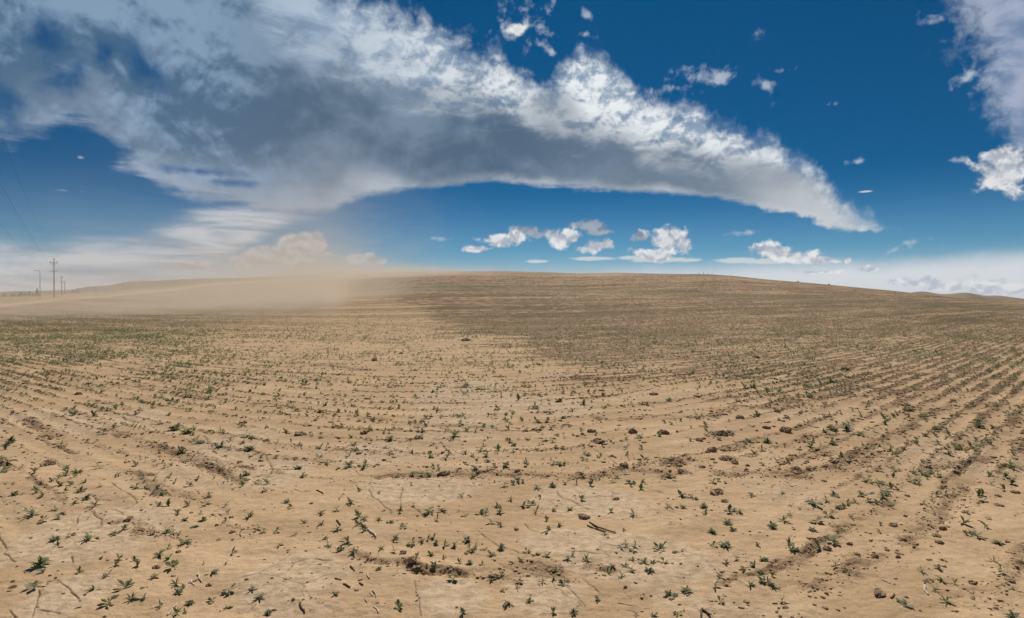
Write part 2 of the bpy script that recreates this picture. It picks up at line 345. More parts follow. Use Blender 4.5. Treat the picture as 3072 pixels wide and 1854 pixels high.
STEEL = simple('galvanised_steel', (.20,.21,.21), (.28,.29,.29), 2, .5)
CABLE = simple('dark_cable', (.03,.03,.035), (.05,.05,.055), 2, .6)
TREEM = leafy('dark_needles', (.022,.030,.020), (.050,.060,.038))
BARK = simple('bark', (.06,.045,.03), (.10,.08,.055), 6)
HILL = simple('dry_hill_grass', (.17,.125,.072), (.27,.195,.115), .02, .95, 8)
DARKM = simple('dark_painted_metal', (.05,.05,.05), (.09,.09,.09), 2, .6)

# ------------------------------------------------------------------ the ground sheet
us = np.linspace(-1.02, 1.02, 1500); phs = np.arctan(us)
ph = np.concatenate([phs, np.linspace(phs[-1], 2*np.pi+phs[0], 76)[1:-1]])
inv = np.concatenate([np.linspace(1/.05, 1/2.4, 26)[:-1], np.linspace(1/2.4, 1/42.0, 820)])
rs = np.concatenate([1/inv, np.geomspace(42, 5200, 250)[1:]])
nr_, nc_ = len(rs), len(ph)
R2, P2 = np.meshgrid(rs, ph, indexing='ij'); X = (R2*np.sin(P2)).ravel(); Y = (R2*np.cos(P2)).ravel()
fl = fields(X, Y); Z = macro(X, Y)
r = fl['r']; sp = np.maximum(r*.0014, np.gradient(rs)[:, None].repeat(nc_, 1).ravel())
def lod(l): return np.clip((l/sp-2.0)/2.5, 0, 1)
ro, al = fl['ro'], fl['al']
def micro():
    z = .030*fbm(X/2.3, Y/2.3, 3, 51)*lod(1.0)
    z += .012*fl['rowp']*lod(.5)*np.clip(.35+fl['cover']+.8*fl['w1'], 0, 1.3)
    z += .006*pn(X/.34+.4*fl['w1'], Y/.12, 52)*lod(.2)*(1-.6*fl['crust'])
    z += .0055*fbm(X/.09, Y/.05, 3, 53)*lod(.07) + .010*np.maximum(pn(X/.5, Y/.35, 59), 0)*fbm(X/.06, Y/.06, 2, 60)*lod(.06)
    s = fl['soil']
    b1 = np.abs(pn(X/.11, Y/.11, 54)); b2 = np.abs(pn(X/.05, Y/.05, 55)); b3 = np.abs(pn(X/.26, Y/.26, 56))
    z += s*(.040*(b1-.15)*lod(.11)+.022*(b2-.15)*lod(.05)+.040*(b3-.2)*lod(.26))
    z += .05*np.clip(fl['fur'], 0, 1.3)*(pn(X/.14, Y/.14, 57)*.8-.25)*lod(.14)
    # far off, the ploughing still makes long shallow rolls
    z += s*.10*pn(al/4, ro/1.4, 58)*lod(1.4)*sst(10, 30, r)
    z += fl['crust']*.005 - fl['crk']*.010
    return z
Z = Z + micro()*(1-sst(150, 300, r))
idx = np.arange(nr_*nc_).reshape(nr_, nc_)
a = idx[:-1, :]; b = idx[1:, :]; a2 = np.roll(a, -1, 1); b2_ = np.roll(b, -1, 1)
Fq = np.stack([a.ravel(), a2.ravel(), b2_.ravel(), b.ravel()], 1)[:, ::-1]
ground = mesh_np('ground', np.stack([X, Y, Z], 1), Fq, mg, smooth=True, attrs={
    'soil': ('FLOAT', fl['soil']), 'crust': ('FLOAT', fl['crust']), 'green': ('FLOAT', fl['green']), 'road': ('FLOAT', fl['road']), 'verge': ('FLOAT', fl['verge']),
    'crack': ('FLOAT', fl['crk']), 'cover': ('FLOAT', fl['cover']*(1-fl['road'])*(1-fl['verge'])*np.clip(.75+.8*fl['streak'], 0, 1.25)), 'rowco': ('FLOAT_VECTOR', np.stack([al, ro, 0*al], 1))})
tag(ground, kind='structure')
ZG = Z.reshape(nr_, nc_)
def gz(x, y):   # height of the ground sheet under a point in front of the camera
    x = np.atleast_1d(np.asarray(x, float)); y = np.atleast_1d(np.asarray(y, float))
    rr = np.hypot(x, y); u = np.clip(x/y, -1.019, 1.019)
    i = np.clip(np.searchsorted(rs, rr)-1, 0, nr_-2); fi = np.clip((rr-rs[i])/(rs[i+1]-rs[i]), 0, 1)
    fj = (u+1.02)/2.04*1499; j = np.clip(fj.astype(int), 0, 1498); fj = fj-j
    return (ZG[i,j]*(1-fi)*(1-fj)+ZG[i+1,j]*fi*(1-fj)+ZG[i,j+1]*(1-fi)*fj+ZG[i+1,j+1]*fi*fj)

# ------------------------------------------------------------------ far hills
def ridge(name, prof, dist, depth, seed):
    pr = np.array(prof, float); cs = np.linspace(pr[0,0], pr[-1,0], 260)
    top = np.interp(cs, pr[:,0], pr[:,1]); top = np.convolve(np.pad(top, 3, 'edge'), np.ones(7)/7, 'valid')
    rows = 40; V = []
    for i in range(rows):
        t = i/(rows-1); d = dist-depth/2+depth*t
        u = (cs-512)/F
        hgt = (300-top)/F*dist+H+8
        prof_t = math.sin(math.pi*t)**1.15
        x = u*d; y = np.full_like(x, d)
        gul = fbm(x/(depth*.22), y/(depth*.35), 4, seed)
        z = -8+hgt*prof_t*(1+.14*gul*(1-prof_t)) + depth*.012*gul*prof_t*(1-prof_t)*4
        V.append(np.stack([x, y, z], 1))
    V = np.concatenate(V); id_ = np.arange(rows*260).reshape(rows, 260)
    Fq = np.stack([id_[:-1,:-1].ravel(), id_[:-1,1:].ravel(), id_[1:,1:].ravel(), id_[1:,:-1].ravel()], 1)
    return tag(mesh_np(name, V, Fq, HILL, smooth=True), kind='structure')
ridge('hills', [(-300,299),(-60,295),(0,292.4),(17,290.6),(26,291.6),(47,290.6),(73,290.2),(83,287.4),(92,285.8),(104,286.6),(120,283),(138,280.7),(156,281.2),(177,279.6),(198,278.8),(240,278),(300,276),(360,275.5),(420,276),(470,300)], 1050, 500, 3)
ridge('hills', [(800,306),(870,297),(890,293),(905,293.5),(922.8,291.0),(943.6,294.8),(951,293.7),(966.5,292.2),(987,296.2),(995.6,295),(1010,297),(1030,299.4),(1100,302),(1300,304)], 900, 420, 8)

# ------------------------------------------------------------------ seedlings
def leafset(kind, n, size, seed, quads=3):
    """leaves of one seedling as (verts, quads); size = height in metres"""
    rg = np.random.default_rng(seed); V = []; Q = []
    for i in range(n):
        az = rg.uniform(0, 2*np.pi) if kind != 'tuft' else rg.uniform(0, 2*np.pi)
        if kind == 'narrow': L = size*rg.uniform(.55, 1.1); w = L*rg.uniform(.095, .15); e0 = rg.uniform(.35, 1.35); bend = rg.uniform(.3, 1.4); sw = 1; z0 = size*rg.uniform(0, .35)
        elif kind == 'round': L = size*rg.uniform(.5, 1.05); w = L*rg.uniform(.18, .30); e0 = rg.uniform(.25, 1.3); bend = rg.uniform(.1, .8); sw = 0; z0 = size*rg.uniform(0, .25)
        else: L = size*rg.uniform(.7, 1.4); w = L*.035; e0 = rg.uniform(.3, 1.4); bend = rg.uniform(.3, .9); sw = 1; z0 = 0
        p = np.array([0, 0, z0-.004]); side = np.array([-math.sin(az), math.cos(az), 0]); tw = rg.uniform(-.5, .5)
        prof = {1: (.35, 1, .8, .06), 0: (.12, .25, 1, .25)}[sw]
        if quads == 1: prof = (.6, .9) if sw else (.3, 1)
        if quads == 2: prof = (.4, 1, .15)
        k = len(prof); b0 = len(V)
        for j in range(k):
            t = j/(k-1); e = e0-bend*t
            if j: p = p+L/(k-1)*np.array([math.cos(az)*math.cos(e), math.sin(az)*math.cos(e), math.sin(e)])
            up = np.array([-math.cos(az)*math.sin(e), -math.sin(az)*math.sin(e), math.cos(e)])
            s_ = side*math.cos(tw)+up*math.sin(tw)
            V.append(p-s_*w*prof[j]); V.append(p+s_*w*prof[j])
        for j in range(k-1): Q.append((b0+2*j, b0+2*j+1, b0+2*j+3, b0+2*j+2))
    if kind == 'narrow' and quads == 3:   # the stem
        for az in (0, 1.57):
            b0 = len(V); d = np.array([math.cos(az), math.sin(az), 0])*size*.02; top = np.array([rg.uniform(-.1,.1)*size, rg.uniform(-.1,.1)*size, size*.45])
            V += [-d-[0,0,.01], d-[0,0,.01], top+d*.5, top-d*.5]; Q.append((b0, b0+1, b0+2, b0+3))
    return np.array(V), np.array(Q)

T5=[(75,60,80),(220,30,40),(330,85,70),(655,35,70),(740,85,90),(945,50,60),(1135,125,45),(1305,20,50),(1500,35,40),(1580,50,40),(495,178,40),(560,155,60),(635,120,60),(710,145,55),(580,218,60),(685,210,50),(820,190,80),(765,260,90),(140,300,80),(220,295,40),(390,215,50),(350,270,80),(410,315,50),(620,290,60),(965,235,40),(725,385,70),(820,340,80),(905,410,90),(525,430,80),(310,490,120),(615,480,60),(555,530,80),(410,565,70),(840,550,25),(1310,215,80),(1410,215,90),(1485,160,40),(1680,190,40),(1630,130,50),(1500,265,70),(1560,280,70),(1815,200,80),(1800,400,50),(1900,145,40),(2010,310,70),(2370,90,90),(2305,155,60),(2360,160,50),(2330,220,50),(2450,195,50),(1510,410,80),(1615,410,60),(1705,480,80),(1780,540,70),(1860,615,50),(1985,390,60),(2165,415,50),(1930,480,50),(1950,540,80),(2385,500,100),(2165,555,40),(525,750,90),(685,715,60),(850,745,110),(945,735,50),(550,815,35),(1085,690,70),(1185,660,60),(1475,690,80),(1600,665,90),(1670,685,50),(1720,690,40),(1790,770,100),(1740,800,50),(1615,835,50),(2105,735,40),(1530,890,90),(1625,930,50),(2230,855,70),(400,980,190),(420,1060,60),(975,935,30),(1140,940,60),(1105,1005,60),(1290,955,70),(1315,1005,60),(1665,985,110),(1955,975,30),(2165,970,30),(755,1055,80),(2030,1050,110),(1480,1095,90),(345,1190,120),(1035,1095,90),(1205,1190,120),(900,1225,90),(1690,1160,100),(1760,1200,80),(1710,1250,90),(2205,1210,110),(2420,1220,90),(1260,1300,90),(1390,1290,90),(1045,1340,120),(1535,1375,60),(1815,1340,80),(2040,1300,70),(1700,1430,100),(1770,1430,60),(2185,1380,60)]
T6=[(400,40,80),(780,40,50),(885,25,80),(1030,30,80),(670,10,40),(445,110,70),(15,185,70),(100,180,90),(75,260,70),(1350,115,90),(1490,105,80),(1585,100,60),(1645,115,60),(1700,40,40),(1745,60,40),(2080,130,60),(2250,60,60),(2385,45,50),(285,360,90),(340,420,60),(985,250,70),(905,370,110),(1175,288,25),(615,470,90),(765,440,60),(455,565,70),(625,580,80),(780,630,100),(975,510,60),(1035,520,90),(975,590,80),(1180,530,70),(1280,560,80),(1415,610,90),(1380,430,80),(1370,470,40),(1655,460,110),(1785,450,110),(1735,545,50),(1965,315,60),(2380,220,60),(2435,340,90),(2310,410,90),(2335,475,60),(2140,470,80),(2200,495,50),(2250,570,110),(2340,600,90),(1995,500,60),(1935,465,30),(65,650,70),(10,620,60),(190,650,70),(360,695,60),(215,790,80),(1030,655,60),(655,725,70),(690,800,80),(880,760,100),(825,745,50),(770,865,60),(820,850,50),(930,880,80),(1185,840,80),(1325,720,80),(1345,750,50),(1490,770,90),(1580,755,70),(1640,740,70),(1700,730,50),(1735,770,80),(1805,790,120),(1895,815,50),(2015,750,110),(2045,840,100),(2105,800,50),(2175,830,70),(2345,820,110),(2255,890,90),(1320,870,50),(1670,890,50),(1790,915,70),(1165,1030,70),(1360,990,40),(1530,920,50),(1700,1000,50),(1940,985,50),(2050,975,80),(2165,990,70),(1885,1120,110),(2250,1130,80),(2345,1080,90),(2370,1220,80),(2410,1350,120),(1360,1400,110),(1980,1470,50),(30,1280,120),(110,1425,80),(755,1290,50)]
T7=[(45,170,90),(230,230,80),(380,210,80),(505,195,40),(605,200,50),(740,215,60),(960,180,50),(990,130,90),(1080,100,60),(1120,185,80),(830,150,60),(1225,250,60),(1430,150,60),(1490,130,50),(1915,180,80),(2285,310,80),(1725,330,80),(180,390,100),(100,410,50),(265,340,40),(220,470,60),(390,440,70),(325,550,50),(440,590,80),(330,650,100),(540,440,50),(930,470,50),(1155,490,100),(1490,420,80),(1635,410,80),(1830,410,90),(1840,480,70),(2080,460,90),(2150,460,100),(2060,560,130),(2110,630,80),(1915,640,130),(1060,640,30),(880,680,70),(1030,820,60),(1080,800,50),(1145,830,80),(1175,810,50),(1400,820,100),(1440,800,60),(1545,840,80),(2040,790,160),(1920,790,80),(2345,780,40),(130,850,70),(215,880,80),(315,890,80),(75,930,70),(520,930,80),(575,910,50),(700,930,90),(945,980,90),(905,1040,100),(1070,990,80),(1150,920,80),(1135,1030,110),(1255,950,100),(1340,960,80),(1310,1050,110),(1045,1090,100),(1440,960,80),(2040,950,90),(2140,920,50),(2310,990,120),(2400,920,100),(2380,1030,90),(2230,1010,80),(410,1030,80),(385,1120,60),(490,1160,110),(280,1150,60),(60,1150,70),(1995,1080,110),(2270,1170,100),(1935,1190,110),(1665,1220,120),(1515,1260,110),(2390,1140,60),(2440,1150,60),(1985,1340,80),(150,1340,90),(575,1440,90),(380,1450,60),(805,1330,50),(1185,1450,80),(1340,1450,80),(1580,1450,80),(35,1220,50)]
T8=[(1030,55,80),(1210,55,80),(1450,90,100),(1120,125,40),(1185,140,50),(935,160,90),(1090,180,90),(1035,210,60),(1360,170,90),(1630,130,70),(1580,80,70),(1225,250,90),(1160,245,50),(860,300,80),(615,310,80),(540,365,60),(435,385,120),(740,390,70),(820,380,80),(660,420,80),(610,460,70),(560,500,90),(710,430,40),(940,380,50),(1085,340,80),(1130,295,50),(1030,390,50),(1160,430,50),(1095,420,40),(445,550,110),(135,550,100),(20,600,130),(405,640,80),(565,590,30),(235,830,160),(490,810,120),(610,740,110),(180,770,100),(1060,590,40),(1060,655,40),(1470,400,50),(1430,210,50),(1665,240,70),(1690,320,50),(1900,475,70),(2110,145,60),(2265,150,60),(2320,200,70),(2315,40,60),(2410,60,60),(2260,270,60),(2040,300,90),(2060,380,60),(2130,220,50),(2080,610,80),(2100,540,50),(1990,680,110),(1890,680,50),(2190,760,90),(2150,930,140),(1620,1010,60),(1450,1040,60),(1490,1120,80),(1660,1110,80),(1570,1130,40),(1775,1150,60),(1590,1220,60),(1700,1320,100),(630,990,70),(760,1050,80),(2230,1070,70),(1280,1360,100),(115,1320,70),(30,1160,110),(2330,1460,140),(1030,1210,40),(20,1090,50)]
# the larger plants of the middle ground
TM=[(m6,860,545,70),(m6,1290,700,95),(m6,1385,730,85),(m6,1000,600,55),(m6,1040,560,60),(m6,1185,670,50),(m6,840,690,55),(m6,765,735,55),(m6,1635,840,80),(m6,1850,860,100),(m6,1700,800,50),(m6,1790,810,55),(m6,1470,810,55),(m6,1575,960,65),(m6,1920,930,50),(m6,1830,1030,60),(m6,2205,990,60),(m6,455,820,70),(m6,75,810,70),(m6,55,950,90),(m6,2360,920,60),(m6,2420,960,55),(m6,745,440,55),(m6,665,420,50),(m6,1540,430,70),(m6,1700,380,75),(m6,2250,375,55),(m6,540,600,50),(m6,690,620,50),(m6,200,360,60),(m6,1125,220,50),
 (m7,1665,500,100),(m7,1850,520,75),(m7,1860,375,60),(m7,1510,545,80),(m7,1600,590,55),(m7,1370,500,50),(m7,1220,555,60),(m7,1290,645,60),(m7,1500,650,60),(m7,1590,650,60),(m7,1700,625,65),(m7,1770,575,60),(m7,1410,390,50),(m7,1490,560,50),(m7,680,620,60),(m7,1175,690,60),(m7,1090,870,55),(m7,1330,825,55),(m7,395,845,60),(m7,455,870,55),(m7,975,890,55),(m7,1140,945,55),(m7,835,930,50),(m7,110,970,80),(m7,230,970,65),(m7,145,820,60),(m7,1885,890,55),(m7,2280,840,60),(m7,2010,630,60),(m7,2300,520,60),(m7,2300,930,70),(m7,1000,400,60),(m7,1090,410,65),(m7,790,400,55),(m7,900,760,50),(m7,870,790,45),
 (m8,290,690,70),(m8,440,690,60),(m8,700,740,70),(m8,1240,650,90),(m8,1340,690,60),(m8,1130,640,60),(m8,760,880,60),(m8,1500,580,60),(m8,1340,570,60),(m8,1950,700,60),(m8,2140,740,70),(m8,1880,760,60),(m8,2040,790,70),(m8,1940,830,60),(m8,2100,780,60),(m8,2250,650,55),(m8,2360,560,60),(m8,2150,640,60),(m8,1070,350,80),(m8,1130,330,70),(m8,980,350,60),(m8,780,390,60),(m8,690,400,70),(m8,600,370,60),(m8,20,460,60),(m8,1000,780,50),(m8,920,800,45),(m8,1150,760,60),(m8,540,380,45),(m8,1380,510,60)]
tr_ = []
for T, k in ((T5,k5),(T6,k6),(T7,k7),(T8,k8)):
    for a_, b_, s_ in T: tr_.append((k[1]+a_*k[0], k[2]+b_*k[0], s_*k[0]))
for k, a_, b_, s_ in TM: tr_.append((k[1]+a_*k[0], k[2]+b_*k[0], s_*k[0]))
tr_.sort(key=lambda q: -q[2])
ONE, REST = tr_[:300], tr_[300:]
protos = {}
for kind, n_ in (('narrow', 7), ('round', 4), ('bushy', 4), ('tuft', 2)):
    protos[kind] = []
    for i in range(n_):
        sd = 100*n_+i
        if kind == 'narrow': V_, Q_ = leafset('narrow', 9+i % 5, 1.0, sd)
        elif kind == 'round': V_, Q_ = leafset('round', 9+i, 1.0, sd)
        elif kind == 'tuft': V_, Q_ = leafset('tuft', 16, .8, sd)
        else:
            A_, B_ = leafset('narrow', 20+3*i, .8, sd); C_, D_ = leafset('round', 8, .75, sd+9)
            V_ = np.concatenate([A_, C_]); Q_ = np.concatenate([B_, D_+len(A_)])
        me = bpy.data.meshes.new('seedling'); me.from_pydata(V_.tolist(), [], Q_.tolist()); me.materials.append(LEAF)
        for p_ in me.polygons: p_.use_smooth = True
        protos[kind].append(me)
# plants that stand out, by place in the photograph (x, y in 3072 widths)
SPECIAL = {
 (125,1696): 'tallest dark green seedling cluster in the lower left corner of the sand',
 (1676,1203): 'bushy round-leaved plant standing alone beyond the long thin crack',
 (524,1284): 'wide bushy seedling clump on pale crust, left of a second smaller clump',
 (562,1296): 'bushy seedling clump on pale crust, right beside a wider clump',
 (2982,1680): 'wide spiky grass-like tuft on bare sand near the right edge',
 (3037,1846): 'broad green rosette cut by the bottom edge at the right corner',
 (2177,1637): 'largest wide grey-green rosette, lowest of the column of three bushy plants',
 (2138,1590): 'round bushy plant with yellowish leaf tips, left above the widest rosette',
 (2184,1565): 'loose round-leaved plant between two bushy rosettes right of centre',
 (2383,1649): 'spreading grey-green plant at the left end of the dark open furrow',
 (2463,1643): 'low spreading plant growing inside the dark open furrow',
 (2500,1621): 'leafy plant at the upper right end of the dark open furrow',
 (2446,1510): 'dense dark green double seedling left of the pale stone',
 (97,1543): 'leaning wide-leaved seedling with a long shadow near the left edge',
 (750,1350): 'tall narrow seedling standing in a crack of the pale crust',
 (2539,1283): 'broad low plant clump on smooth sand in the right middle ground',
}
def near_special(x, y):
    best = None
    for (a_, b_), l in SPECIAL.items():
        d = math.hypot(a_-x, b_-y)
        if d < 14 and (best is None or d < best[0]): best = (d, (a_, b_), l)
    return best
used = set()
for i, (px_, py_, s_) in enumerate(ONE):
    gx, gy = G(px_, min(py_+s_*.12, 1895)); gx = float(gx); gy = float(gy)
    sp_ = near_special(px_, py_); lab = None
    if sp_ and sp_[1] not in used: used.add(sp_[1]); lab = sp_[2]
    hgt = s_/1800*math.hypot(gx, gy)*(.72 if s_ < 40 else .56)
    q = random.random()
    if lab and ('tuft' in lab): kd = 'tuft'
    elif s_ > 38 or (lab and ('bush' in lab or 'rosette' in lab or 'clump' in lab or 'cluster' in lab)): kd = 'bushy'
    elif q < .50: kd = 'narrow'
    elif q < .86: kd = 'round'
    else: kd = 'bushy'
    o = bpy.data.objects.new('seedling', random.choice(protos[kd])); link(o)
    o.location = (gx, gy, float(gz(gx, gy)[0])-.003); o.rotation_euler = (random.uniform(-.2,.2), random.uniform(-.2,.2), random.uniform(0, 6.28))
    o.scale = (hgt*random.uniform(.95,1.2), hgt*random.uniform(.95,1.2), hgt*random.uniform(.8, 1.05))
    if not lab:
        look = {'narrow': 'small narrow-leaved grey-green seedling', 'round': 'small round-leaved green seedling', 'bushy': 'dense many-leaved green seedling', 'tuft': 'spiky grass-like tuft'}[kd]
        side = 'left third' if px_ < 1024 else 'middle third' if px_ < 2048 else 'right third'
        dist = 'in the front strip of sand' if py_ > 1620 else 'a few steps into the field' if py_ > 1390 else 'in the middle ground'
        lab = f'{look} {dist}, {side} of the photo'
    tag(o, lab, 'seedling', 'seedlings scattered over the sandy field')
# the rest of the young crop, too many to count
VV, QQ = [], []; off = 0
def stuff_plants(xs, ys, hs, variants):
    global off
    zs = gz(xs, ys); pick = rng.integers(0, len(variants), len(xs)); an = rng.uniform(0, 2*np.pi, len(xs))
    for vi, (V_, Q_) in enumerate(variants):
        m_ = pick == vi
        if not m_.any(): continue
        ca, sa = np.cos(an[m_])[:,None], np.sin(an[m_])[:,None]; h_ = hs[m_][:,None]
        vx = (V_[:,0]*ca-V_[:,1]*sa)*h_+xs[m_][:,None]; vy = (V_[:,0]*sa+V_[:,1]*ca)*h_+ys[m_][:,None]; vz = V_[:,2]*h_+zs[m_][:,None]
        n_ = m_.sum(); VV.append(np.stack([vx, vy, vz], 2).reshape(-1, 3))
        QQ.append((Q_[None]+(np.arange(n_)*len(V_))[:,None,None]+off).reshape(-1, 4)); off += n_*len(V_)
near_v = [leafset(['narrow','round'][i % 2], 8, 1.0, 900+i, 2) for i in range(10)]
far_v = [leafset('round', 5, 1.0, 950+i, 1) for i in range(8)]
q = np.array(REST); gx, gy = G(q[:,0], q[:,1]); stuff_plants(gx, gy, q[:,2]/1800*gy*1.1, near_v)
def scatter(n, y0, y1, u=.98, keep=None, rows=True):
    yy = np.sqrt(rng.uniform(y0**2, y1**2, n)); xx = rng.uniform(-u, u, n)*yy
    if rows:
        ro_, al_ = rho(xx, yy); tgt = np.round(ro_/ROW)*ROW+rng.normal(0, .05, n)
        sn = rng.random(n) < .72
        f_ = np.where(sn & (ro_ > .5), tgt/np.maximum(ro_, .1), 1); xx = xx*f_; yy = yy*f_
    p = keep(xx, yy); m_ = rng.random(n) < p
    return xx[m_], yy[m_]
def pkeep(x, y):
    f = fields(x, y); px, py = PIX(x, y)
    bare = np.clip(.5+.9*pn(x/1.3, y/1.3, 81)+.6*pn(x/4, y/4, 82), 0.05, 1)
    d = (.20+.50*sst(900,500,px)*sst(1350,1050,py)+.26*f['cover'])*bare
    d = d+.9*np.where(f['r'] < 45, sst(.35,.9, f['green']), 0)
    return np.clip(d, 0, 1)*(1-.5*f['crust'])*np.interp(py, [905,1390,1420], [1,1,.22])*(1-f['road'])
x_, y_ = scatter(34000, 4.5, 16, keep=pkeep); stuff_plants(x_, y_, .028+.042*rng.random(len(x_))**1.5, near_v)
x_, y_ = scatter(90000, 15, 34, keep=pkeep); stuff_plants(x_, y_, .035+.045*rng.random(len(x_)), far_v)
x_, y_ = scatter(80000, 33, 66, keep=pkeep); stuff_plants(x_, y_, rng.uniform(.05, .09, len(x_)), far_v)
tiny_v = [leafset('round', 3, 1.0, 980+i, 1) for i in range(6)]
x_, y_ = scatter(90000, 62, 150, keep=lambda x, y: pkeep(x, y)*.75*sst(150, 80, np.hypot(x, y)*.85)); stuff_plants(x_, y_, rng.uniform(.07, .12, len(x_)), tiny_v)
crop = mesh_np('young_crop', np.concatenate(VV), np.concatenate(QQ), LEAF); 
tag(crop, 'countless tiny green seedlings in sandy rows across the field', 'seedlings', kind='stuff')
print('crop quads', sum(len(q_) for q_ in QQ))

# ------------------------------------------------------------------ clods, straw, stone
gr = (1+5**.5)/2
ICO = np.array([(-1,gr,0),(1,gr,0),(-1,-gr,0),(1,-gr,0),(0,-1,gr),(0,1,gr),(0,-1,-gr),(0,1,-gr),(gr,0,-1),(gr,0,1),(-gr,0,-1),(-gr,0,1)])/math.hypot(1, gr)
ICF = np.array([(0,11,5),(0,5,1),(0,1,7),(0,7,10),(0,10,11),(1,5,9),(5,11,4),(11,10,2),(10,7,6),(7,1,8),(3,9,4),(3,4,2),(3,2,6),(3,6,8),(3,8,9),(4,9,5),(2,4,11),(6,2,10),(8,6,7),(9,8,1)])
import bmesh
def clod_mesh(seed):
    bm = bmesh.new(); bmesh.ops.create_icosphere(bm, subdivisions=4, radius=1)
    for v in bm.verts:
        p = v.co
        n_ = float(fbm(np.array([p.x*1.3+seed*5.1+p.z]), np.array([p.y*1.3-p.z*1.1]), 4, seed)[0])
        n2_ = abs(float(pn(np.array([p.x*3.1+p.z*2.2]), np.array([p.y*3.1+seed]), seed+5)[0]))
        v.co = p*(1+.75*n_-.22*n2_)
        if v.co.z < -.35: v.co.z = -.35
    me = bpy.data.meshes.new('soil_clod'); bm.to_mesh(me); bm.free(); me.materials.append(CLOD); return me
cms = [clod_mesh(s_) for s_ in range(8)]
CL = []
for k, L in ((k5,[(1220,570,60),(1250,535,50),(1350,650,70),(125,1205,60),(560,1045,30),(1010,875,30),(1360,460,30),(1715,870,50),(1380,130,80),(1500,1010,70),(1370,1205,40),(2220,515,40),(2005,1170,60),(815,1280,35),(2230,670,60),(1835,475,35),(2080,600,40),(1370,690,30)]),
 (k6,[(525,380,45),(740,655,25),(1635,45,40),(1110,935,60),(1045,970,25),(1490,990,90),(1810,105,100),(1680,1060,60),(2290,1110,90),(955,1240,40),(1118,1248,25),(1225,450,30),(1405,878,70),(1770,1075,30),(2010,885,45),(1560,145,40),(1060,900,60),(1550,1010,60),(1980,1085,60)]),
 (k7,[(990,345,60),(680,520,120),(2030,370,70),(825,507,30),(910,725,25),(740,155,40),(875,95,40),(1565,425,40),(1760,515,25),(2240,1330,60),(2270,660,30),(1510,1310,40),(40,75,50),(620,110,60),(1820,45,50),(2130,10,60),(1400,400,35),(30,655,50)]),
 (k8,[(1600,690,80),(1395,755,60),(1060,1265,120),(530,1390,60),(765,770,60),(870,690,25),(1190,600,80),(520,170,60),(250,65,100),(1125,830,50),(1225,850,50),(1270,860,40),(1230,890,60),(1310,1300,50),(2205,415,80),(2370,285,70),(1850,260,80),(1950,1145,80),(2310,1130,80),(2240,1185,40),(760,970,60),(1860,30,50),(150,1390,70),(85,1390,30),(1445,1420,25),(1300,515,40),(1660,620,60),(1630,755,80),(2170,1390,40),(840,900,60),(1010,880,70),(1320,320,50),(2190,320,60),(550,820,90)]),
 (m6,[(2220,755,75),(1560,580,50),(355,975,80),(370,780,45),(580,455,50),(600,600,40),(940,350,45),(2335,650,30),(1800,670,45)]),
 (m7,[(1960,805,95),(1910,735,60),(2210,735,70),(2440,750,90),(1420,725,45),(1545,695,35),(230,742,55),(630,780,65),(660,655,45),(250,478,45),(1990,430,35),(1800,315,40),(2150,985,70),(2005,1035,30),(1360,1020,40),(2090,1225,45),(1900,1080,35),(820,1042,90),(1080,1030,70),(1820,1035,60),(2370,450,70),(500,150,35),(300,205,45),(980,55,60)]),
 (m8,[(410,870,95),(340,1100,85),(470,895,50),(240,930,40),(335,895,30),(100,960,50),(560,912,30),(310,815,65),(385,810,50),(370,705,85),(440,690,50),(505,590,60),(225,745,50),(990,440,50),(1650,490,80),(895,940,65),(1085,1020,35),(1090,480,40),(2400,1100,50),(2040,915,40),(820,675,80),(1150,665,60),(1140,885,50),(60,890,80),(540,300,60),(690,650,50),(1680,540,50),(760,545,40),(210,440,50),(1230,255,60),(620,170,50),(900,960,50)])):
    for a_, b_, s_ in L: CL.append((k[1]+a_*k[0], k[2]+b_*k[0], s_*k[0]))
CSPEC = {(901,1306): 'round brown clod standing alone among seedlings, left of centre', (1795,1327): 'long flat dark clod at the upper end of a straight crack', (2178,1378): 'largest angular soil clod, right of centre in the rough strip',
 (2148,1478): 'big leaning clod with a dark shaded face below the rough strip', (1752,1553): 'broad flat clod with a scooped sand hollow beside it', (1849,1498): 'small smooth rounded clod on bare sand, well above two parallel stalks',
 (2641,1785): 'widest clod buried in sand near the lower right, beside a pale straw', (2174,1506): 'squat clod just below the big leaning clod', (1990,1304): 'rounded clod cut between two seedling clumps at the end of the middle rough row',
 (2161,1307): 'wide low mound-like clod behind the largest angular clod', (2809,1605): 'wedge-shaped clod on smooth sand in the right foreground'}
cu = set()
for i, (px_, py_, s_) in enumerate(CL):
    gx, gy = G(px_, py_); w = s_/1800*gy*.5
    o = bpy.data.objects.new('soil_clod', cms[i % 8]); link(o)
    o.scale = (w, w*random.uniform(.7, 1.0), w*random.uniform(.40, .72)); o.rotation_euler = (0, 0, random.uniform(-.7, .7)+(3.14 if random.random() < .5 else 0))
    o.location = (gx, gy, float(gz(gx, gy)[0])+w*.06)
    lab = None
    for (a_, b_), l in CSPEC.items():
        if math.hypot(a_-px_, b_-py_) < 9 and l not in cu: lab = l; cu.add(l)
    if not lab:
        side = 'left third' if px_ < 1024 else 'middle third' if px_ < 2048 else 'right third'
        lab = f"{'fist-sized' if w > .045 else 'small'} dry brown soil clod {'in the front strip of sand' if py_ > 1620 else 'a few steps into the field' if py_ > 1390 else 'in the middle ground'}, {side} of the photo"
    tag(o, lab, 'clod', 'dry soil clods lying on the sand')
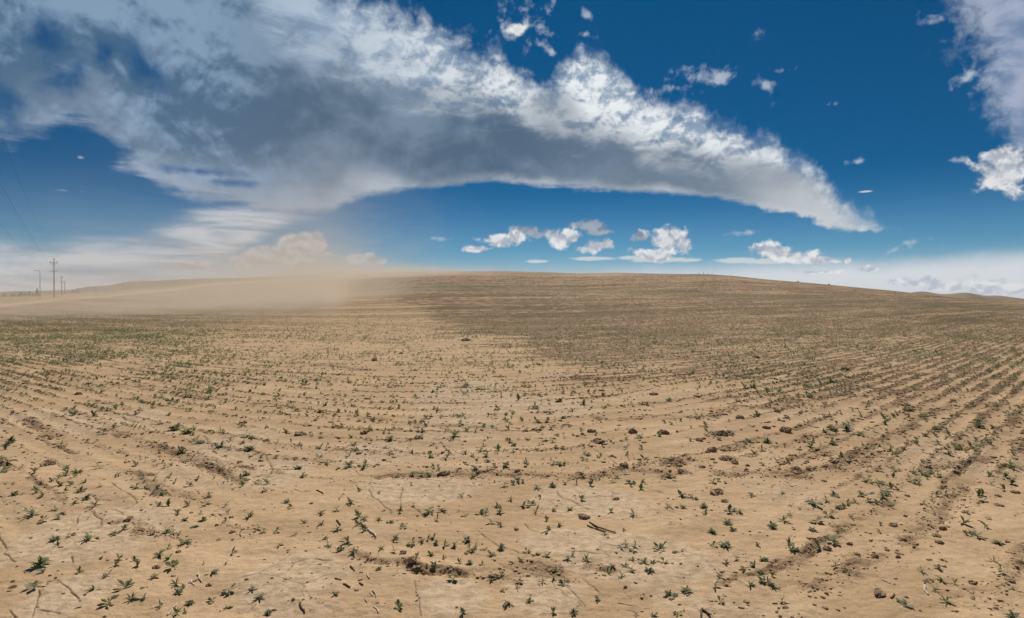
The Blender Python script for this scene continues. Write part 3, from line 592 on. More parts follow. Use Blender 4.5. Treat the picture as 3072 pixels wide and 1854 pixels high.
# crumbs of broken crust: one mass
def ckeep(x, y):
    f = fields(x, y); px, py = PIX(x, y)
    return np.clip(f['soil']*.8*np.interp(f['r'], [10, 25], [1, .6])+.015+.16*np.clip(f['w1']+.7*f['clump']-.1, 0, 1), 0, 1)*(1-f['verge'])
CV, CF = [], []; coff = 0
for n_, y0, y1, s0, s1 in ((110000, 2.6, 7, .0025, .013), (80000, 6, 14, .006, .028), (60000, 13, 30, .010, .036), (24000, 28, 50, .02, .045)):
    x_, y_ = scatter(n_, y0, y1, keep=ckeep, rows=False)
    m_ = len(x_); s_ = s0+(s1-s0)*rng.random(m_)**2.2
    base = ICO[None]*(1+rng.uniform(-.35, .3, (m_, 12, 1)))*np.stack([rng.uniform(.8,1.7,m_), rng.uniform(.7,1.1,m_), rng.uniform(.3,.8,m_)], 1)[:,None]*s_[:,None,None]
    an = rng.uniform(0, 6.28, m_); ca, sa = np.cos(an)[:,None], np.sin(an)[:,None]
    z_ = gz(x_, y_)+s_*.15
    CV.append(np.stack([base[:,:,0]*ca-base[:,:,1]*sa+x_[:,None], base[:,:,0]*sa+base[:,:,1]*ca+y_[:,None], base[:,:,2]+z_[:,None]], 2).reshape(-1,3))
    CF.append((ICF[None]+(np.arange(m_)*12)[:,None,None]+coff).reshape(-1,3)); coff += m_*12
crumbs = mesh_np('soil_crumbs', np.concatenate(CV), np.concatenate(CF), CLOD)
tag(crumbs, 'loose brown crumbs of broken soil along the rough rows', 'soil crumbs', kind='stuff')
print('crumbs', coff//12)

def at_rel(k, x1, y1, x2, y2, rad, mat, nm, lab, cat, grp, sag=0, lift=.3):
    a_ = Vector((*G(k[1]+x1*k[0], k[2]+y1*k[0]), 0)); b_ = Vector((*G(k[1]+x2*k[0], k[2]+y2*k[0]), 0))
    pts = []; r_ = []
    side = (b_-a_).cross(Vector((0,0,1))).normalized()
    for j in range(6):
        t = j/5; p = a_.lerp(b_, t)+side*(random.uniform(-.03,.03)+sag*math.sin(t*3.14))*(b_-a_).length
        p.z = float(gz(p.x, p.y)[0]); pts.append(p); r_.append(rad*(1-.35*t)*random.uniform(.9,1.1))
    zz = [p.z for p in pts]; z0, z1 = zz[0], zz[-1]
    for j, p in enumerate(pts): p.z = max(p.z, z0+(z1-z0)*j/5)+rad*.7+lift*rad*j/5
    c0 = a_.copy(); c0.z = z0
    g_ = Geo().tube([p-c0 for p in pts], r_, 7)
    o = g_.build(nm, mat); o.location = c0
    return tag(o, lab, cat, grp)
gs = 'pale straw pieces on the sand'; gb = 'brown dry stalks on the sand'
ST = [(k5,1605,1460,1700,1355,.006,'P','long pale straw lying below a dark round leaf, bottom left'),(k5,1900,1055,1938,1140,.006,'P','pale straw pointing down right beside the litter heap'),(k5,1810,1150,1895,1120,.005,'P','short pale straw lying across the litter heap'),(k5,1835,1120,1860,1175,.004,'P','thin pale straw crossing the litter heap steeply'),
 (k5,2115,1410,2137,1355,.004,'P','short upright-looking white straw near the bottom edge, left half'),(k5,2155,1278,2182,1215,.006,'P','white straw leaning at the foot of a seedling, left half'),(k5,2320,640,2312,712,.004,'B','thin stalk standing in a patch of small clods'),
 (k6,1068,645,1148,712,.010,'P','thickest split straw with a white upper face, among seedlings'),(k6,770,555,802,600,.008,'B','short brown stalk leaning on a narrow seedling'),(k6,1055,1075,1088,1122,.005,'P','pale straw on bare crust, upper right of the litter scatter'),
 (k6,833,1187,895,1222,.007,'B','dark brown stalk on bare crust in the litter scatter'),(k6,750,1122,812,1134,.005,'B','thin level brown stalk left in the litter scatter'),(k6,972,1137,1018,1124,.004,'B','thin tan stalk in the middle of the litter scatter'),(k6,988,1165,1020,1192,.006,'B','short thick stalk in the middle of the litter scatter'),
 (k6,1118,1250,1144,1306,.005,'P','pale straw below a round clod in the litter scatter'),(k6,1088,1255,1112,1288,.004,'P','short pale straw left of another below the litter scatter'),(k6,1122,1398,1166,1452,.005,'P','pale straw near the bottom edge below the litter scatter'),(k6,1040,1330,1062,1356,.004,'P','tiny pale straw near the bottom, left of centre'),
 (k6,412,1365,466,1442,.007,'B','curved brown stalk near the bottom edge in a litter patch'),(k6,573,250,642,290,.006,'B','brown stalk on pale crust beside a fine crack'),(k6,2028,300,2062,316,.005,'B','short brown stalk right of a spidery seedling'),(k6,1534,1235,1530,1296,.005,'P','white straw lying on a crack near the bottom centre'),
 (k6,862,812,886,752,.004,'P','thin white straw under a leafy seedling'),(k6,662,738,688,772,.004,'P','short white straw under a round-leaved seedling'),(k6,898,1010,942,1056,.005,'B','tan stalk at the top of the litter scatter'),
 (k7,728,573,985,672,.008,'B','upper of two long parallel brown stalks'),(k7,705,602,870,662,.006,'B','lower of two long parallel brown stalks'),(k7,1812,1428,1890,1482,.009,'B','rust-brown bent stalk cut by the bottom edge'),(k7,1812,1428,1806,1490,.008,'B','short rust-brown stalk leaning on the bent one at the bottom edge'),
 (k8,1068,1123,1162,1166,.005,'P','pale straw above the widest buried clod'),(k8,1488,1178,1514,1258,.007,'P','white jagged straw alone on sand, lower right'),(k8,1160,1310,1196,1275,.006,'B','short stalk right of the widest buried clod'),(k8,2178,248,2264,254,.004,'P','level pale straw near the right edge'),(k8,350,720,440,760,.005,'B','thin stalk along the upper lip of the dark open furrow'),
 (m6,178,850,192,808,.006,'P','white straw standing out on pale crust near the left edge'),(m6,450,845,505,828,.006,'P','pale bent straw at the foot of a leafy seedling, left'),(m6,1545,580,1560,568,.006,'P','white chip of straw on a dark litter clump')]
for k, x1, y1, x2, y2, rad, c_, lab in ST:
    at_rel(k, x1, y1, x2, y2, rad*.9, STRAW if c_ == 'P' else TWIG, 'straw' if c_ == 'P' else 'dry_stalk', lab, 'straw' if c_ == 'P' else 'stalk', gs if c_ == 'P' else gb, sag=random.uniform(-.08, .08))
gx, gy = G(2310+968*.312, 1390+302*.312)
o = bpy.data.objects.new('stone', cms[3].copy()); o.data.materials.clear(); o.data.materials.append(STONE); link(o)
o.scale = (.032, .018, .014); o.location = (gx, gy, float(gz(gx, gy)[0])+.005)
tag(o, 'small pale blue-grey stone alone on the sand between seedlings', 'stone')

# ------------------------------------------------------------------ poles, lamp, trees in the distance
def place(px_, py_, y_, lift=0): # px,py in 1024 widths at a chosen depth; stands on the ground
    x_ = (px_-512)/F*y_
    return Vector((x_, y_, float(gz(x_, y_)[0])-lift))
def utility_pole(pos, h, rz, lab, detail=True, rad=.17):
    t = empty('utility_pole', pos, rz); tag(t, lab, 'utility pole', 'utility poles running off into the dust')
    Geo().tube([(0,0,-.6),(0,0,h*.5),(0,0,h)], [rad*1.15, rad, rad*.7], 10).build('pole', WOOD, t, True)
    def arm(zc, w, ins):
        a_ = Geo().box(-w/2, w/2, -.09-rad*.7, .05-rad*.7, zc-.09, zc+.09).build('crossarm', WOOD, t)
        for s_ in (-1, 1):
            if ins:
                Geo().tube([(s_*(w/2-.12),-.02-rad*.7,zc+.09),(s_*(w/2-.12),-.02-rad*.7,zc+.3),(s_*(w/2-.12),-.02-rad*.7,zc+.34),(s_*(w/2-.12),-.02-rad*.7,zc+.62)], [.03,.03,.12,.07], 8).build('insulator', DARKM, a_)
                Geo().tube([(s_*.08,-rad*.8,zc-.85),(s_*(w/2-.3),-.07-rad*.7,zc-.1)], .035, 6).build('brace', WOOD, t)
    arm(h*.885, 2.1, True)
    if detail: arm(h*.675, 2.1, False)
    return t
line = Vector((-125, 170, 0)).normalized(); lrz = math.atan2(line.y, line.x)-math.pi/2
P1 = place(54, 295, 190); P2 = place(61.7, 0, 360); P3 = place(64.6, 0, 560); P4 = place(67, 0, 800)
utility_pole(P1, 12.6, -lrz*0+.25, 'nearest and tallest wooden utility pole with two crossarms at the left')
utility_pole(P2, 12.2, .3, 'second utility pole, half as tall in view, right of the tallest one', rad=.2)
utility_pole(P3, 12.2, .3, 'third utility pole with crossarms close together in the dust', rad=.28)
utility_pole(P4, 12.2, .3, 'fourth faint utility pole, barely visible in the dust', rad=.2)
def post(px_, y_, h, lab, rad=.16):
    p = place(px_, 0, y_)
    g_ = Geo().tube([(0,0,-.5),(0,0,h)], [rad, rad*.8], 8); g_.box(-.9, .9, -.06, .06, h*.86, h*.92)
    o = g_.build('distant_pole', WOOD); o.location = p; o.rotation_euler.z = random.uniform(-.5,.5)
    return tag(o, lab, 'pole', 'small poles far off in the dust')
post(20.3, 700, 7, 'tiny pole above the row of dark trees, far left'); post(48.8, 640, 4.6, 'small pole between the street lamp and the tallest utility pole')
post(78, 420, 3.9, 'stout short pole right beside the two small bushes', .3); post(94.8, 460, 4.6, 'pole in front of the first dusty hump of the hills', .25)
post(122.7, 520, 6.2, 'faint pole left of a similar pole below the dusty hill', .2); post(130.4, 520, 4.8, 'faint pole below the highest left part of the dusty hill', .25)
post(172.8, 800, 7, 'tiny lone pole on the skyline of the dusty hill'); post(178.4, 560, 4, 'first of three faint poles under the dusty hill skyline')
post(186.5, 560, 4, 'second of three faint poles under the dusty hill skyline'); post(189.3, 560, 4, 'third of three faint poles under the dusty hill skyline')
pl = place(40, 0, 185); t = empty('street_lamp', pl, 0); tag(t, 'tall thin street lamp left of the tallest utility pole', 'street lamp')
Geo().tube([(0,0,-.5),(0,0,8.7)], [.13,.08], 10).build('pole', STEEL, t, True)
Geo().tube([(0,0,8.65),(-.5,0,8.75),(-1.1,0,8.78)], .05, 8).build('arm', STEEL, t, True)
Geo().box(-1.75, -1.05, -.14, .14, 8.70, 8.86).build('lamp_head', STEEL, t)
# wires from the tall pole to the next one beyond the left edge
def wire(a_, b_, sag, lab):
    pts = []
    for j in range(33):
        t_ = j/32; p = a_.lerp(b_, t_); p.z -= sag*4*t_*(1-t_); pts.append(p-a_)
    o = Geo().tube(pts, .0065, 5).build('power_line', CABLE); o.location = a_
    tag(o, lab, 'power line', 'power lines between the utility poles')
pv = P1-Vector((-125,170,0)); pv.z = 0; perp = Vector((math.cos(.25), math.sin(.25), 0))
def wpair(A, B, za, zb, sg, txt):
    for s_, nm in ((-.93,'outer'),(.93,'inner')):
        a_ = A+perp*s_+Vector((0,0,za)); b_ = B+perp*s_+Vector((0,0,zb)); wire(a_, b_, sg, txt.format(nm))
wpair(P1, pv, 12.6*.885+.6, 11.2+1, 1.6, '{} power line from the top crossarm to beyond the upper left edge')
wpair(P1, pv, 12.6*.675+.1, 9.0, 1.3, '{} lower power line from the second crossarm toward the left edge')
wpair(P2, P1, 11.4, 11.75, 1.5, '{} power line from the second pole to the tallest pole')
def small_tree(px_, y_, h, w, lab):
    p = place(px_, 0, y_); t = empty('conifer_tree', p); tag(t, lab, 'tree', 'dark trees behind the bank at the far left')
    Geo().tube([(0,0,-.4),(0,0,h*.5),(0,0,h*.9)], [.10*h/3,.06*h/3,.02], 7).build('trunk', BARK, t, True)
    n_ = 420; zz = rng.uniform(.08, 1, n_)**.85; rad = w/2*(1-zz)**.7*(.45+.75*rng.random(n_)); an = rng.uniform(0, 6.28, n_)
    bl = .6+.5*np.sin(an*2+rng.uniform(0,6))*.4
    cx = rad*np.cos(an)*bl*1.4; cy = rad*np.sin(an)*bl*1.4; cz = zz*h
    d1 = rng.normal(0, 1, (n_, 3)); d1 /= np.linalg.norm(d1, axis=1)[:,None]; d2 = rng.normal(0, 1, (n_, 3)); d2 /= np.linalg.norm(d2, axis=1)[:,None]
    c_ = np.stack([cx, cy, cz], 1); s_ = h*.055
    V_ = np.stack([c_-d1*s_, c_+d2*s_*.5, c_+d1*s_, c_-d2*s_*.5], 1).reshape(-1, 3); mesh_np('crown', V_, np.arange(n_*4).reshape(-1, 4), TREEM, t)
for px_, h, w, lab in ((4,2.9,4.2,'low broad dark tree at the very left edge'),(11.8,3.0,1.8,'slim dark tree, first right of the broad one'),(14.6,2.5,1.8,'small dark tree squeezed beside a slim taller one'),(18.2,2.6,2.0,'small dark tree left of the pole-topped tree'),
    (21.2,3.9,2.6,'taller dark tree right under the tiny far pole'),(25.5,3.2,2.6,'dark tree midway between the two tallest trees'),(29.4,4.2,2.2,'tall narrow dark tree, two left of the tallest'),(33,2.7,2.0,'short dark tree immediately left of the tallest tree'),(37,6.0,2.8,'tallest dark conifer just left of the street lamp')):
    small_tree(px_, 235, h*.55, w*.8, lab)
small_tree(73, 420, 3.0, 2.6, 'left one of two dusty bushes beside a stout short pole'); small_tree(75.6, 420, 2.2, 2.2, 'right one of two dusty bushes beside a stout short pole')
# little posts on the right-hand crest
def crest(px_): 
    R = float(np.interp(px_, RR[:,0], RR[:,1])); ys = np.linspace(R*.3, R*1.3, 300); xs = (px_-512)/F*ys; e = (gz(xs, ys)-H)/ys; k = int(e.argmax())
    return Vector((float(xs[k]), float(ys[k]), float(gz(xs[k], ys[k])[0])))
for px_, h, lab in ((703.5,1.3,'tallest thin fence post on the right-hand crest'),(699,.7,'short fence post left of the tallest one on the crest'),(708,.7,'short fence post right of the tallest one on the crest'),(712,.6,'last short fence post on the crest before it slopes down')):
    p = crest(px_); o = Geo().tube([(0,0,-.3),(0.03,0,h*.6),(.05,0,h)], [.09,.08,.07], 7).build('fence_post', WOOD); o.location = p; tag(o, lab, 'fence post', 'posts along the far crest')
for px_, w, lab in ((798,.5,'dark rounded shrub on the sloping right skyline'),(829,.45,'lower dark shrub further right down the sloping skyline')):
    p = crest(px_); t = empty('shrub', p); tag(t, lab, 'shrub')
    n_ = 260; d = rng.normal(0, 1, (n_, 3)); d /= np.linalg.norm(d, axis=1)[:,None]; d[:,2] = np.abs(d[:,2]); c_ = d*rng.uniform(.3, 1, (n_, 1))*np.array([w, w, w*.75])
    a1 = rng.normal(0, .13*w, (n_, 3)); a2_ = rng.normal(0, .13*w, (n_, 3))
    mesh_np('foliage', np.stack([c_-a1, c_+a2_, c_+a1, c_-a2_], 1).reshape(-1,3), np.arange(n_*4).reshape(-1,4), TREEM, t)
    Geo().tube([(0,0,-.2),(0,0,w*.5)], .05, 6).build('stem', BARK, t)

# ------------------------------------------------------------------ air: thin haze over all, blown dust on the left
def box_obj(name, x0, x1, y0, y1, z0, z1, mat):
    o = Geo().box(x0, x1, y0, y1, z0, z1).build(name, mat); return o
def volmat(name, col, dens, g=.2):
    m = bpy.data.materials.new(name); m.use_nodes = True; t = m.node_tree; t.nodes.clear()
    v = t.nodes.new('ShaderNodeVolumePrincipled'); v.inputs['Color'].default_value = (*col, 1); v.inputs['Anisotropy'].default_value = g
    o = t.nodes.new('ShaderNodeOutputMaterial'); t.links.new(v.outputs[0], o.inputs['Volume']); v.inputs['Density'].default_value = dens
    return m, t, v
hm, _, _ = volmat('thin_haze', (.82,.86,.93), .00009)
tag(box_obj('haze', -5400, 5400, -5400, 5400, -12, 56, hm), 'thin pale haze over the whole plain', 'haze', kind='stuff')
dm, t, v = volmat('blown_dust', (.95,.84,.69), 0.0, .1); q = NB(t)
ps = q.n('ShaderNodeNewGeometry').outputs['Position']; sx = q.n('ShaderNodeSeparateXYZ'); q.put(sx.inputs[0], ps)
x, y, z = sx.outputs
def gauss2(cx, cy, rx, ry):
    a_ = q.m('DIVIDE', q.m('SUBTRACT', x, cx), rx); b_ = q.m('DIVIDE', q.m('SUBTRACT', y, cy), ry)
    return q.m('EXPONENT', q.m('MULTIPLY', q.m('ADD', q.m('MULTIPLY', a_, a_), q.m('MULTIPLY', b_, b_)), -1.0))
dn = q.noise(q.vmul(ps, (.6, .5, 1.6)), .06, 4, .6, .6)
dn2 = q.noise(q.vmul(ps, (.55, .6, 2.4)), .26, 6, .68, 1.6)
puff = q.mr(q.m('MULTIPLY_ADD', dn2, .45, q.m('MULTIPLY', dn, .62)), .40, .70, .05, 2.4)
def g3(cx, cy, cz, rx, ry, rz):
    c_ = q.m('DIVIDE', q.m('SUBTRACT', z, cz), rz)
    return q.m('MULTIPLY', gauss2(cx, cy, rx, ry), q.m('EXPONENT', q.m('MULTIPLY', q.m('MULTIPLY', c_, c_), -1.0)))
uu = q.m('ADD', q.m('DIVIDE', x, y), q.m('MULTIPLY', q.m('SUBTRACT', dn2, .5), .10))
e0 = q.mr(z, 3.2, 7.0, -.262, -.195)
edge = q.mr(uu, e0, q.m('SUBTRACT', e0, q.mr(z, 2, 9, .04, .14)), 0, 1)
pl_ = q.m('MULTIPLY', q.m('MULTIPLY', gauss2(-30, 80, 25, 34), .052), q.m('MULTIPLY', edge, q.m('EXPONENT', q.m('DIVIDE', z, -4.2))))
col_ = q.m('MULTIPLY', g3(-27, 95, 4, 12, 16, 12), .016)
tail = q.m('MULTIPLY', q.m('MULTIPLY', gauss2(-72, 160, 60, 60), .0075), q.m('MULTIPLY', edge, q.m('EXPONENT', q.m('DIVIDE', z, -6.0))))
wide = q.m('MULTIPLY', gauss2(-190, 300, 120, 110), q.m('MULTIPLY', q.m('EXPONENT', q.m('DIVIDE', z, -6.0)), .0010))
rdg = q.m('ADD', q.m('MULTIPLY', g3(-44, 215, 11.0, 34, 30, 1.8), .035), q.m('MULTIPLY', g3(31, 215, 10.5, 13, 20, 1.6), .010))
tot = q.m('MULTIPLY', q.m('ADD', q.m('ADD', pl_, col_), q.m('ADD', q.m('ADD', tail, wide), rdg)), puff)
q.put(v.inputs['Density'], q.m('MULTIPLY', tot, q.mr(q.m('ADD', y, q.m('MULTIPLY', q.m('SUBTRACT', dn2, .5), 26)), 27, 64, 0, 1)))
tag(box_obj('dust_cloud', -420, 70, 24, 420, -.8, 34, dm), 'tan cloud of wind-blown dust rolling over the left of the field', 'dust', kind='stuff')

# ------------------------------------------------------------------ sky
W = bpy.data.worlds.new('World'); S.world = W; W.use_nodes = True; t = W.node_tree; t.nodes.clear(); q = NB(t)
sky = q.n('ShaderNodeTexSky', sky_type='NISHITA', sun_disc=False, sun_elevation=SUN_EL, sun_rotation=SUN_AZ, altitude=1200, air_density=1.0, dust_density=.6, ozone_density=2.0)
D = q.n('ShaderNodeTexCoord').outputs['Generated']
nv = q.n('ShaderNodeVectorMath', operation='NORMALIZE'); q.put(nv.inputs[0], D); s3 = q.n('ShaderNodeSeparateXYZ'); q.put(s3.inputs[0], nv.outputs[0])
az = q.m('ARCTAN2', s3.outputs[0], s3.outputs[1]); el = q.m('ARCSINE', s3.outputs[2])
def AE(px_, py_):    # sky place read off the photo (2464 widths) -> azimuth, elevation
    a_ = math.atan((px_*.41558-512)/F); return a_, math.atan((300-py_*.41558)/F*math.cos(a_))
def curve(pts):
    n_ = q.n('ShaderNodeFloatCurve'); c_ = n_.mapping.curves[0]; n_.mapping.use_clip = False
    P_ = sorted((( AE(*p)[0]+.8)/1.6, AE(*p)[1]/.6) for p in pts)
    while len(c_.points) > 2: c_.points.remove(c_.points[-1])
    c_.points[0].location = (0, P_[0][1]); c_.points[1].location = (1, P_[-1][1])
    for p in P_: c_.points.new(*p)
    for p in c_.points: p.handle_type = 'AUTO_CLAMPED'
    n_.mapping.update()
    q.put(n_.inputs['Value'], q.m('DIVIDE', q.m('ADD', az, .8), 1.6, clamp=True))
    return q.m('MULTIPLY', n_.outputs[0], .6)
cb = q.n('ShaderNodeCombineXYZ'); q.put(cb.inputs[0], az); q.put(cb.inputs[1], el); AV = cb.outputs[0]
def offs(v, xyz):
    n_ = q.n('ShaderNodeVectorMath', operation='ADD'); q.put(n_.inputs[0], v); n_.inputs[1].default_value = xyz; return n_.outputs[0]
def cn(vec): return q.m('SUBTRACT', vec, .5)
nA = q.noise(q.vmul(AV, (1.3, 1.0, 1)), 9, 9, .62, .25)       # ragged edges
nB = q.noise(offs(q.vmul(AV, (1, 1.6, 1)), (3.1, 7.7, 0)), 4, 6, .55, .3)   # soft masses
nC = q.noise(offs(q.vmul(AV, (1, 2.6, 1)), (9.1, 1.7, 0)), 14, 8, .6, .4)    # lumps
nS = q.noise(offs(q.vmul(AV, (.45, 3.2, 1)), (5.1, 2.7, 0)), 10, 7, .6, .5)    # flat streaks
nF = q.noise(offs(AV, (1.1, 4.7, 0)), 45, 7, .6, .2)
nP = q.noise(offs(AV, (6.1, 2.7, 0)), 34, 7, .58, .35); nP2 = q.noise(offs(AV, (6.1-.001, 2.7+.0075, 0)), 34, 4, .58, .35)
relP = q.m('SUBTRACT', nP, nP2)  # upward-offset difference, paints puffs as if lit from above
nG = q.noise(offs(AV, (2.1, 8.7, 0)), 11, 7, .58, .4); nG2 = q.noise(offs(AV, (2.1-.004, 8.7+.022, 0)), 11, 4, .58, .4)
relG = q.m('SUBTRACT', nG, nG2)  # same painted top-lit relief for the larger cloud masses
# main band
T1 = curve([(0,-200),(500,-200),(850,-60),(980,5),(1050,40),(1130,85),(1200,100),(1240,150),(1300,165),(1360,130),(1420,108),(1500,132),(1550,195),(1620,222),(1720,238),(1800,270),(1880,322),(1950,378),(2000,432),(2080,500),(2185,560),(2464,640)])
B1 = curve([(0,352),(100,352),(180,325),(230,345),(280,395),(340,430),(380,465),(450,497),(560,515),(640,532),(760,528),(860,484),(960,464),(1050,455),(1120,445),(1190,437),(1300,452),(1450,460),(1600,466),(1750,488),(1900,520),(2060,560),(2170,558),(2464,640)])
M1 = curve([(0,-300),(500,-200),(620,20),(700,120),(850,175),(1000,215),(1150,262),(1300,318),(1450,342),(1600,385),(1700,400),(1800,410),(1950,480),(2150,600)])
dt = q.m('ADD', q.m('SUBTRACT', T1, el), q.m('ADD', q.m('MULTIPLY', cn(nA), .16), q.m('MULTIPLY', cn(nF), .05)))
db = q.m('ADD', q.m('SUBTRACT', el, B1), q.m('ADD', q.m('MULTIPLY', cn(nS), q.mr(az, -.55, -.2, .10, .022)), q.m('MULTIPLY', cn(nF), q.m('ADD', q.mr(az, -.5, -.1, .03, .012), q.mr(az, .25, .5, 0, .02)))))
def blob(px_, py_, rx, ry, rot=0):
    a_, e_ = AE(px_, py_); sc_ = .41558/F*math.cos(a_)
    ca, sa = math.cos(rot), math.sin(rot); kx = 1/(rx*sc_*.95); ky = 1/(ry*sc_)
    def lin(p, r_):
        c0 = -(p*a_+r_*e_)
        v_ = q.m('MULTIPLY_ADD', az, p, c0)
        return v_ if abs(r_) < 1e-9 else q.m('MULTIPLY_ADD', el, r_, v_)
    X_ = lin(ca*kx, sa*kx) if rot else q.m('MULTIPLY_ADD', az, kx, -a_*kx)
    Y_ = lin(-sa*ky, ca*ky) if rot else q.m('MULTIPLY_ADD', el, ky, -e_*ky)
    return q.m('SUBTRACT', 1.0, q.m('SQRT', q.m('MULTIPLY_ADD', X_, X_, q.m('MULTIPLY', Y_, Y_))))
def blobs(L):
    o = None
    for b_ in L:
        v_ = blob(b_[0], b_[1], b_[2]*1.12, b_[3]*1.15, *b_[4:]); o = v_ if o is None else q.m('MAXIMUM', o, v_)
    return o
holes = blobs([(125,110,55,60,.3),(170,190,40,60,-.6),(345,160,65,35,-.8),(255,130,26,40,-.5),(10,260,45,60,.5),(480,412,80,9,0),(560,440,50,8,0)])
hole = q.mr(q.m('ADD', holes, q.m('ADD', q.m('MULTIPLY', cn(nP), 2.4), q.m('MULTIPLY', cn(nA), 3.6))), -.35, 1.15)
al1 = q.m('MULTIPLY', q.mr(dt, 0, .055), q.mr(db, -.002, q.mr(az, -.5, -.1, .030, .009)))
al1 = q.m('MULTIPLY', al1, q.m('SUBTRACT', 1.0, q.m('MULTIPLY', hole, .82)))
# lower-left sheet
T2 = curve([(0,558),(100,572),(200,562),(280,556),(330,540),(400,518),(480,488),(560,470),(640,465),(760,495),(800,523),(830,560),(860,640),(900,720),(2464,740)])
B2 = curve([(0,1000),(250,1000),(400,800),(480,690),(540,640),(600,590),(660,560),(700,540),(760,532),(820,524),(900,500),(2464,500)])
d2 = q.m('ADD', q.m('SUBTRACT', T2, el), q.m('MULTIPLY', cn(nS), .055)); d2b = q.m('ADD', q.m('SUBTRACT', el, B2), q.m('MULTIPLY', cn(nS), .03))
al2 = q.m('MULTIPLY', q.m('MULTIPLY', q.mr(d2, -.005, .035), q.mr(d2b, -.01, .02)), q.mr(nS, .30, .55, .70, .97))
alpha = q.m('MAXIMUM', al1, al2)
# colours of the band, with its lit tops and shaded base painted in
top = q.mr(q.m('ADD', q.m('SUBTRACT', el, M1), q.m('ADD', q.m('MULTIPLY', cn(nC), .10), q.m('MULTIPLY', cn(nB), .10))), -.035, .055)
rim = q.mr(q.m('ADD', db, q.m('MULTIPLY', cn(nG), q.mr(az, -.4, 0, .12, .05))), q.mr(az, -.45, -.05, .11, .020), .0, 0, 1); rim = q.m('MULTIPLY', rim, q.mr(nS, .3, .6, .5, 1))
lit0 = q.mr(az, -.42, .05, 0, 1)
dark = q.mix(q.mr(q.m('MULTIPLY_ADD', relG, .55, nB), .34, .66), (.080,.135,.212), (.175,.245,.335))
dark = q.mix(q.mr(az, -.05, .30, 0, .5), dark, (.21,.27,.34))
leftc = q.mix(q.mr(q.m('ADD', nB, q.m('MULTIPLY_ADD', relG, 1.0, q.m('MULTIPLY', relP, .35))), .34, .64), (.070,.145,.245), (.22,.33,.47))
leftc = q.mix(q.mr(el, .22, .05, 0, .75), leftc, (.30,.37,.48))
dark = q.mix(q.mr(az, -.28, -.50), dark, leftc)
lit = q.mix(q.mr(q.m('ADD', nC, q.m('ADD', q.m('MULTIPLY', relG, 1.1), q.m('MULTIPLY', relP, 1.0))), .30, .63), (.25,.34,.46), (.80,.84,.86))
lit = q.mix(lit0, q.mix(q.mr(nC, .3, .65), (.20,.29,.42), (.38,.48,.60)), lit)
ccol = q.mix(top, dark, lit)
ccol = q.mix(q.m('MULTIPLY', rim, q.mr(nB, .35, .6, .45, .9)), ccol, q.mix(q.mr(az, -.35, -.05), (.36,.43,.53), (.60,.64,.68)))
pt = q.mr(blobs([(1330,265,70,50,-.3),(1850,440,130,45,-.35)]), -.2, .5, 0, .8)
ccol = q.mix(q.m('MULTIPLY', pt, q.mr(nB, .3, .6, .6, 1)), ccol, (.24,.29,.36))
ccol = q.mix(q.mr(db, .10, .0, 0, q.mr(az, .32, .48, 0, .8)), ccol, (.62,.65,.67))
c2 = q.mix(q.mr(nS, .36, .60), (.22,.31,.43), (.56,.60,.65))
ccol = q.mix(q.mr(q.m('SUBTRACT', al2, al1), 0, .3), ccol, c2)
# right corner bank
RC = blobs([(2560,-10,260,150,-.2),(2540,120,180,150,0),(2530,240,115,120,0),(2520,330,60,80,0)])
al3 = q.mr(q.m('ADD', RC, q.m('MULTIPLY_ADD', cn(nA), 1.3, q.m('MULTIPLY', cn(nF), .5))), .0, .48, 0, .95)
alpha = q.m('MAXIMUM', alpha, al3); ccol = q.mix(al3, ccol, q.mix(q.mr(q.m('MULTIPLY_ADD', relG, .8, nC), .32, .66), (.17,.25,.41), (.36,.41,.57)))
# cumulus and wisps
white = blobs([(1142,598,36,8),(1205,578,44,13),(1240,574,30,14),(1345,574,28,18),(1375,565,25,16),(1432,595,38,15),(1460,590,20,12),(1625,565,30,20),(1605,580,42,28),(1640,590,22,20),(1580,612,50,16),(1545,612,20,10),(1600,560,22,12),(1850,605,32,19),(1880,608,30,15),(1920,618,42,16),(1975,628,40,9),(2040,628,7,7),(2085,646,21,8),
  (2412,418,48,50),(2385,375,26,14),(2440,385,28,22),(1245,72,20,12)])
flat = blobs([(1430,622,58,5),(1295,629,36,4),(1590,625,90,7),(1660,626,30,5),(1780,627,62,7),(1840,628,60,8),(1530,620,50,6),(2082,461,18,2.5)])
low = blobs([(2165,676,26,10),(2195,683,30,8),(2240,680,30,14),(2270,688,30,10),(2318,680,36,15),(2350,690,30,9),(2390,684,34,13),(2425,692,36,11),(2460,692,30,12),(2280,694,70,7),(2400,700,80,8),(1990,655,60,5)])
grey = blobs([(1270,556,46,13),(1300,562,26,9),(1420,545,42,13),(1440,556,28,8),(1385,543,20,8),(1540,570,20,10)])
leftq = blobs([(700,588,34,22),(755,590,36,23),(735,575,26,15),(650,612,60,20),(720,612,70,22),(580,630,50,15),(470,640,45,11),(870,622,36,13),(905,628,30,8),(345,672,10,5)])
wisp = blobs([(1250,60,66,40),(1222,45,34,30),(1292,50,34,36),(1310,112,46,12,-.6),(1415,36,26,11,-.3),(1232,92,26,14),(1828,90,30,13),(1735,120,9,7),(1670,180,55,22),(1740,185,35,20),(1840,205,34,18,-.7),(1885,170,24,8),(2065,388,22,9),(2010,250,20,6),(1055,574,30,7),(2200,582,40,11,.25),(2150,600,34,7,.5),(1410,82,28,10),(2240,40,28,18),(2330,190,30,40),(2300,385,24,8),(150,458,26,4),(195,378,12,5),(1790,560,60,8),(1620,215,60,18)])
wn = q.m('ADD', q.m('MULTIPLY_ADD', cn(nF), 2.2, .16), q.m('MULTIPLY', cn(nP), 1.8))
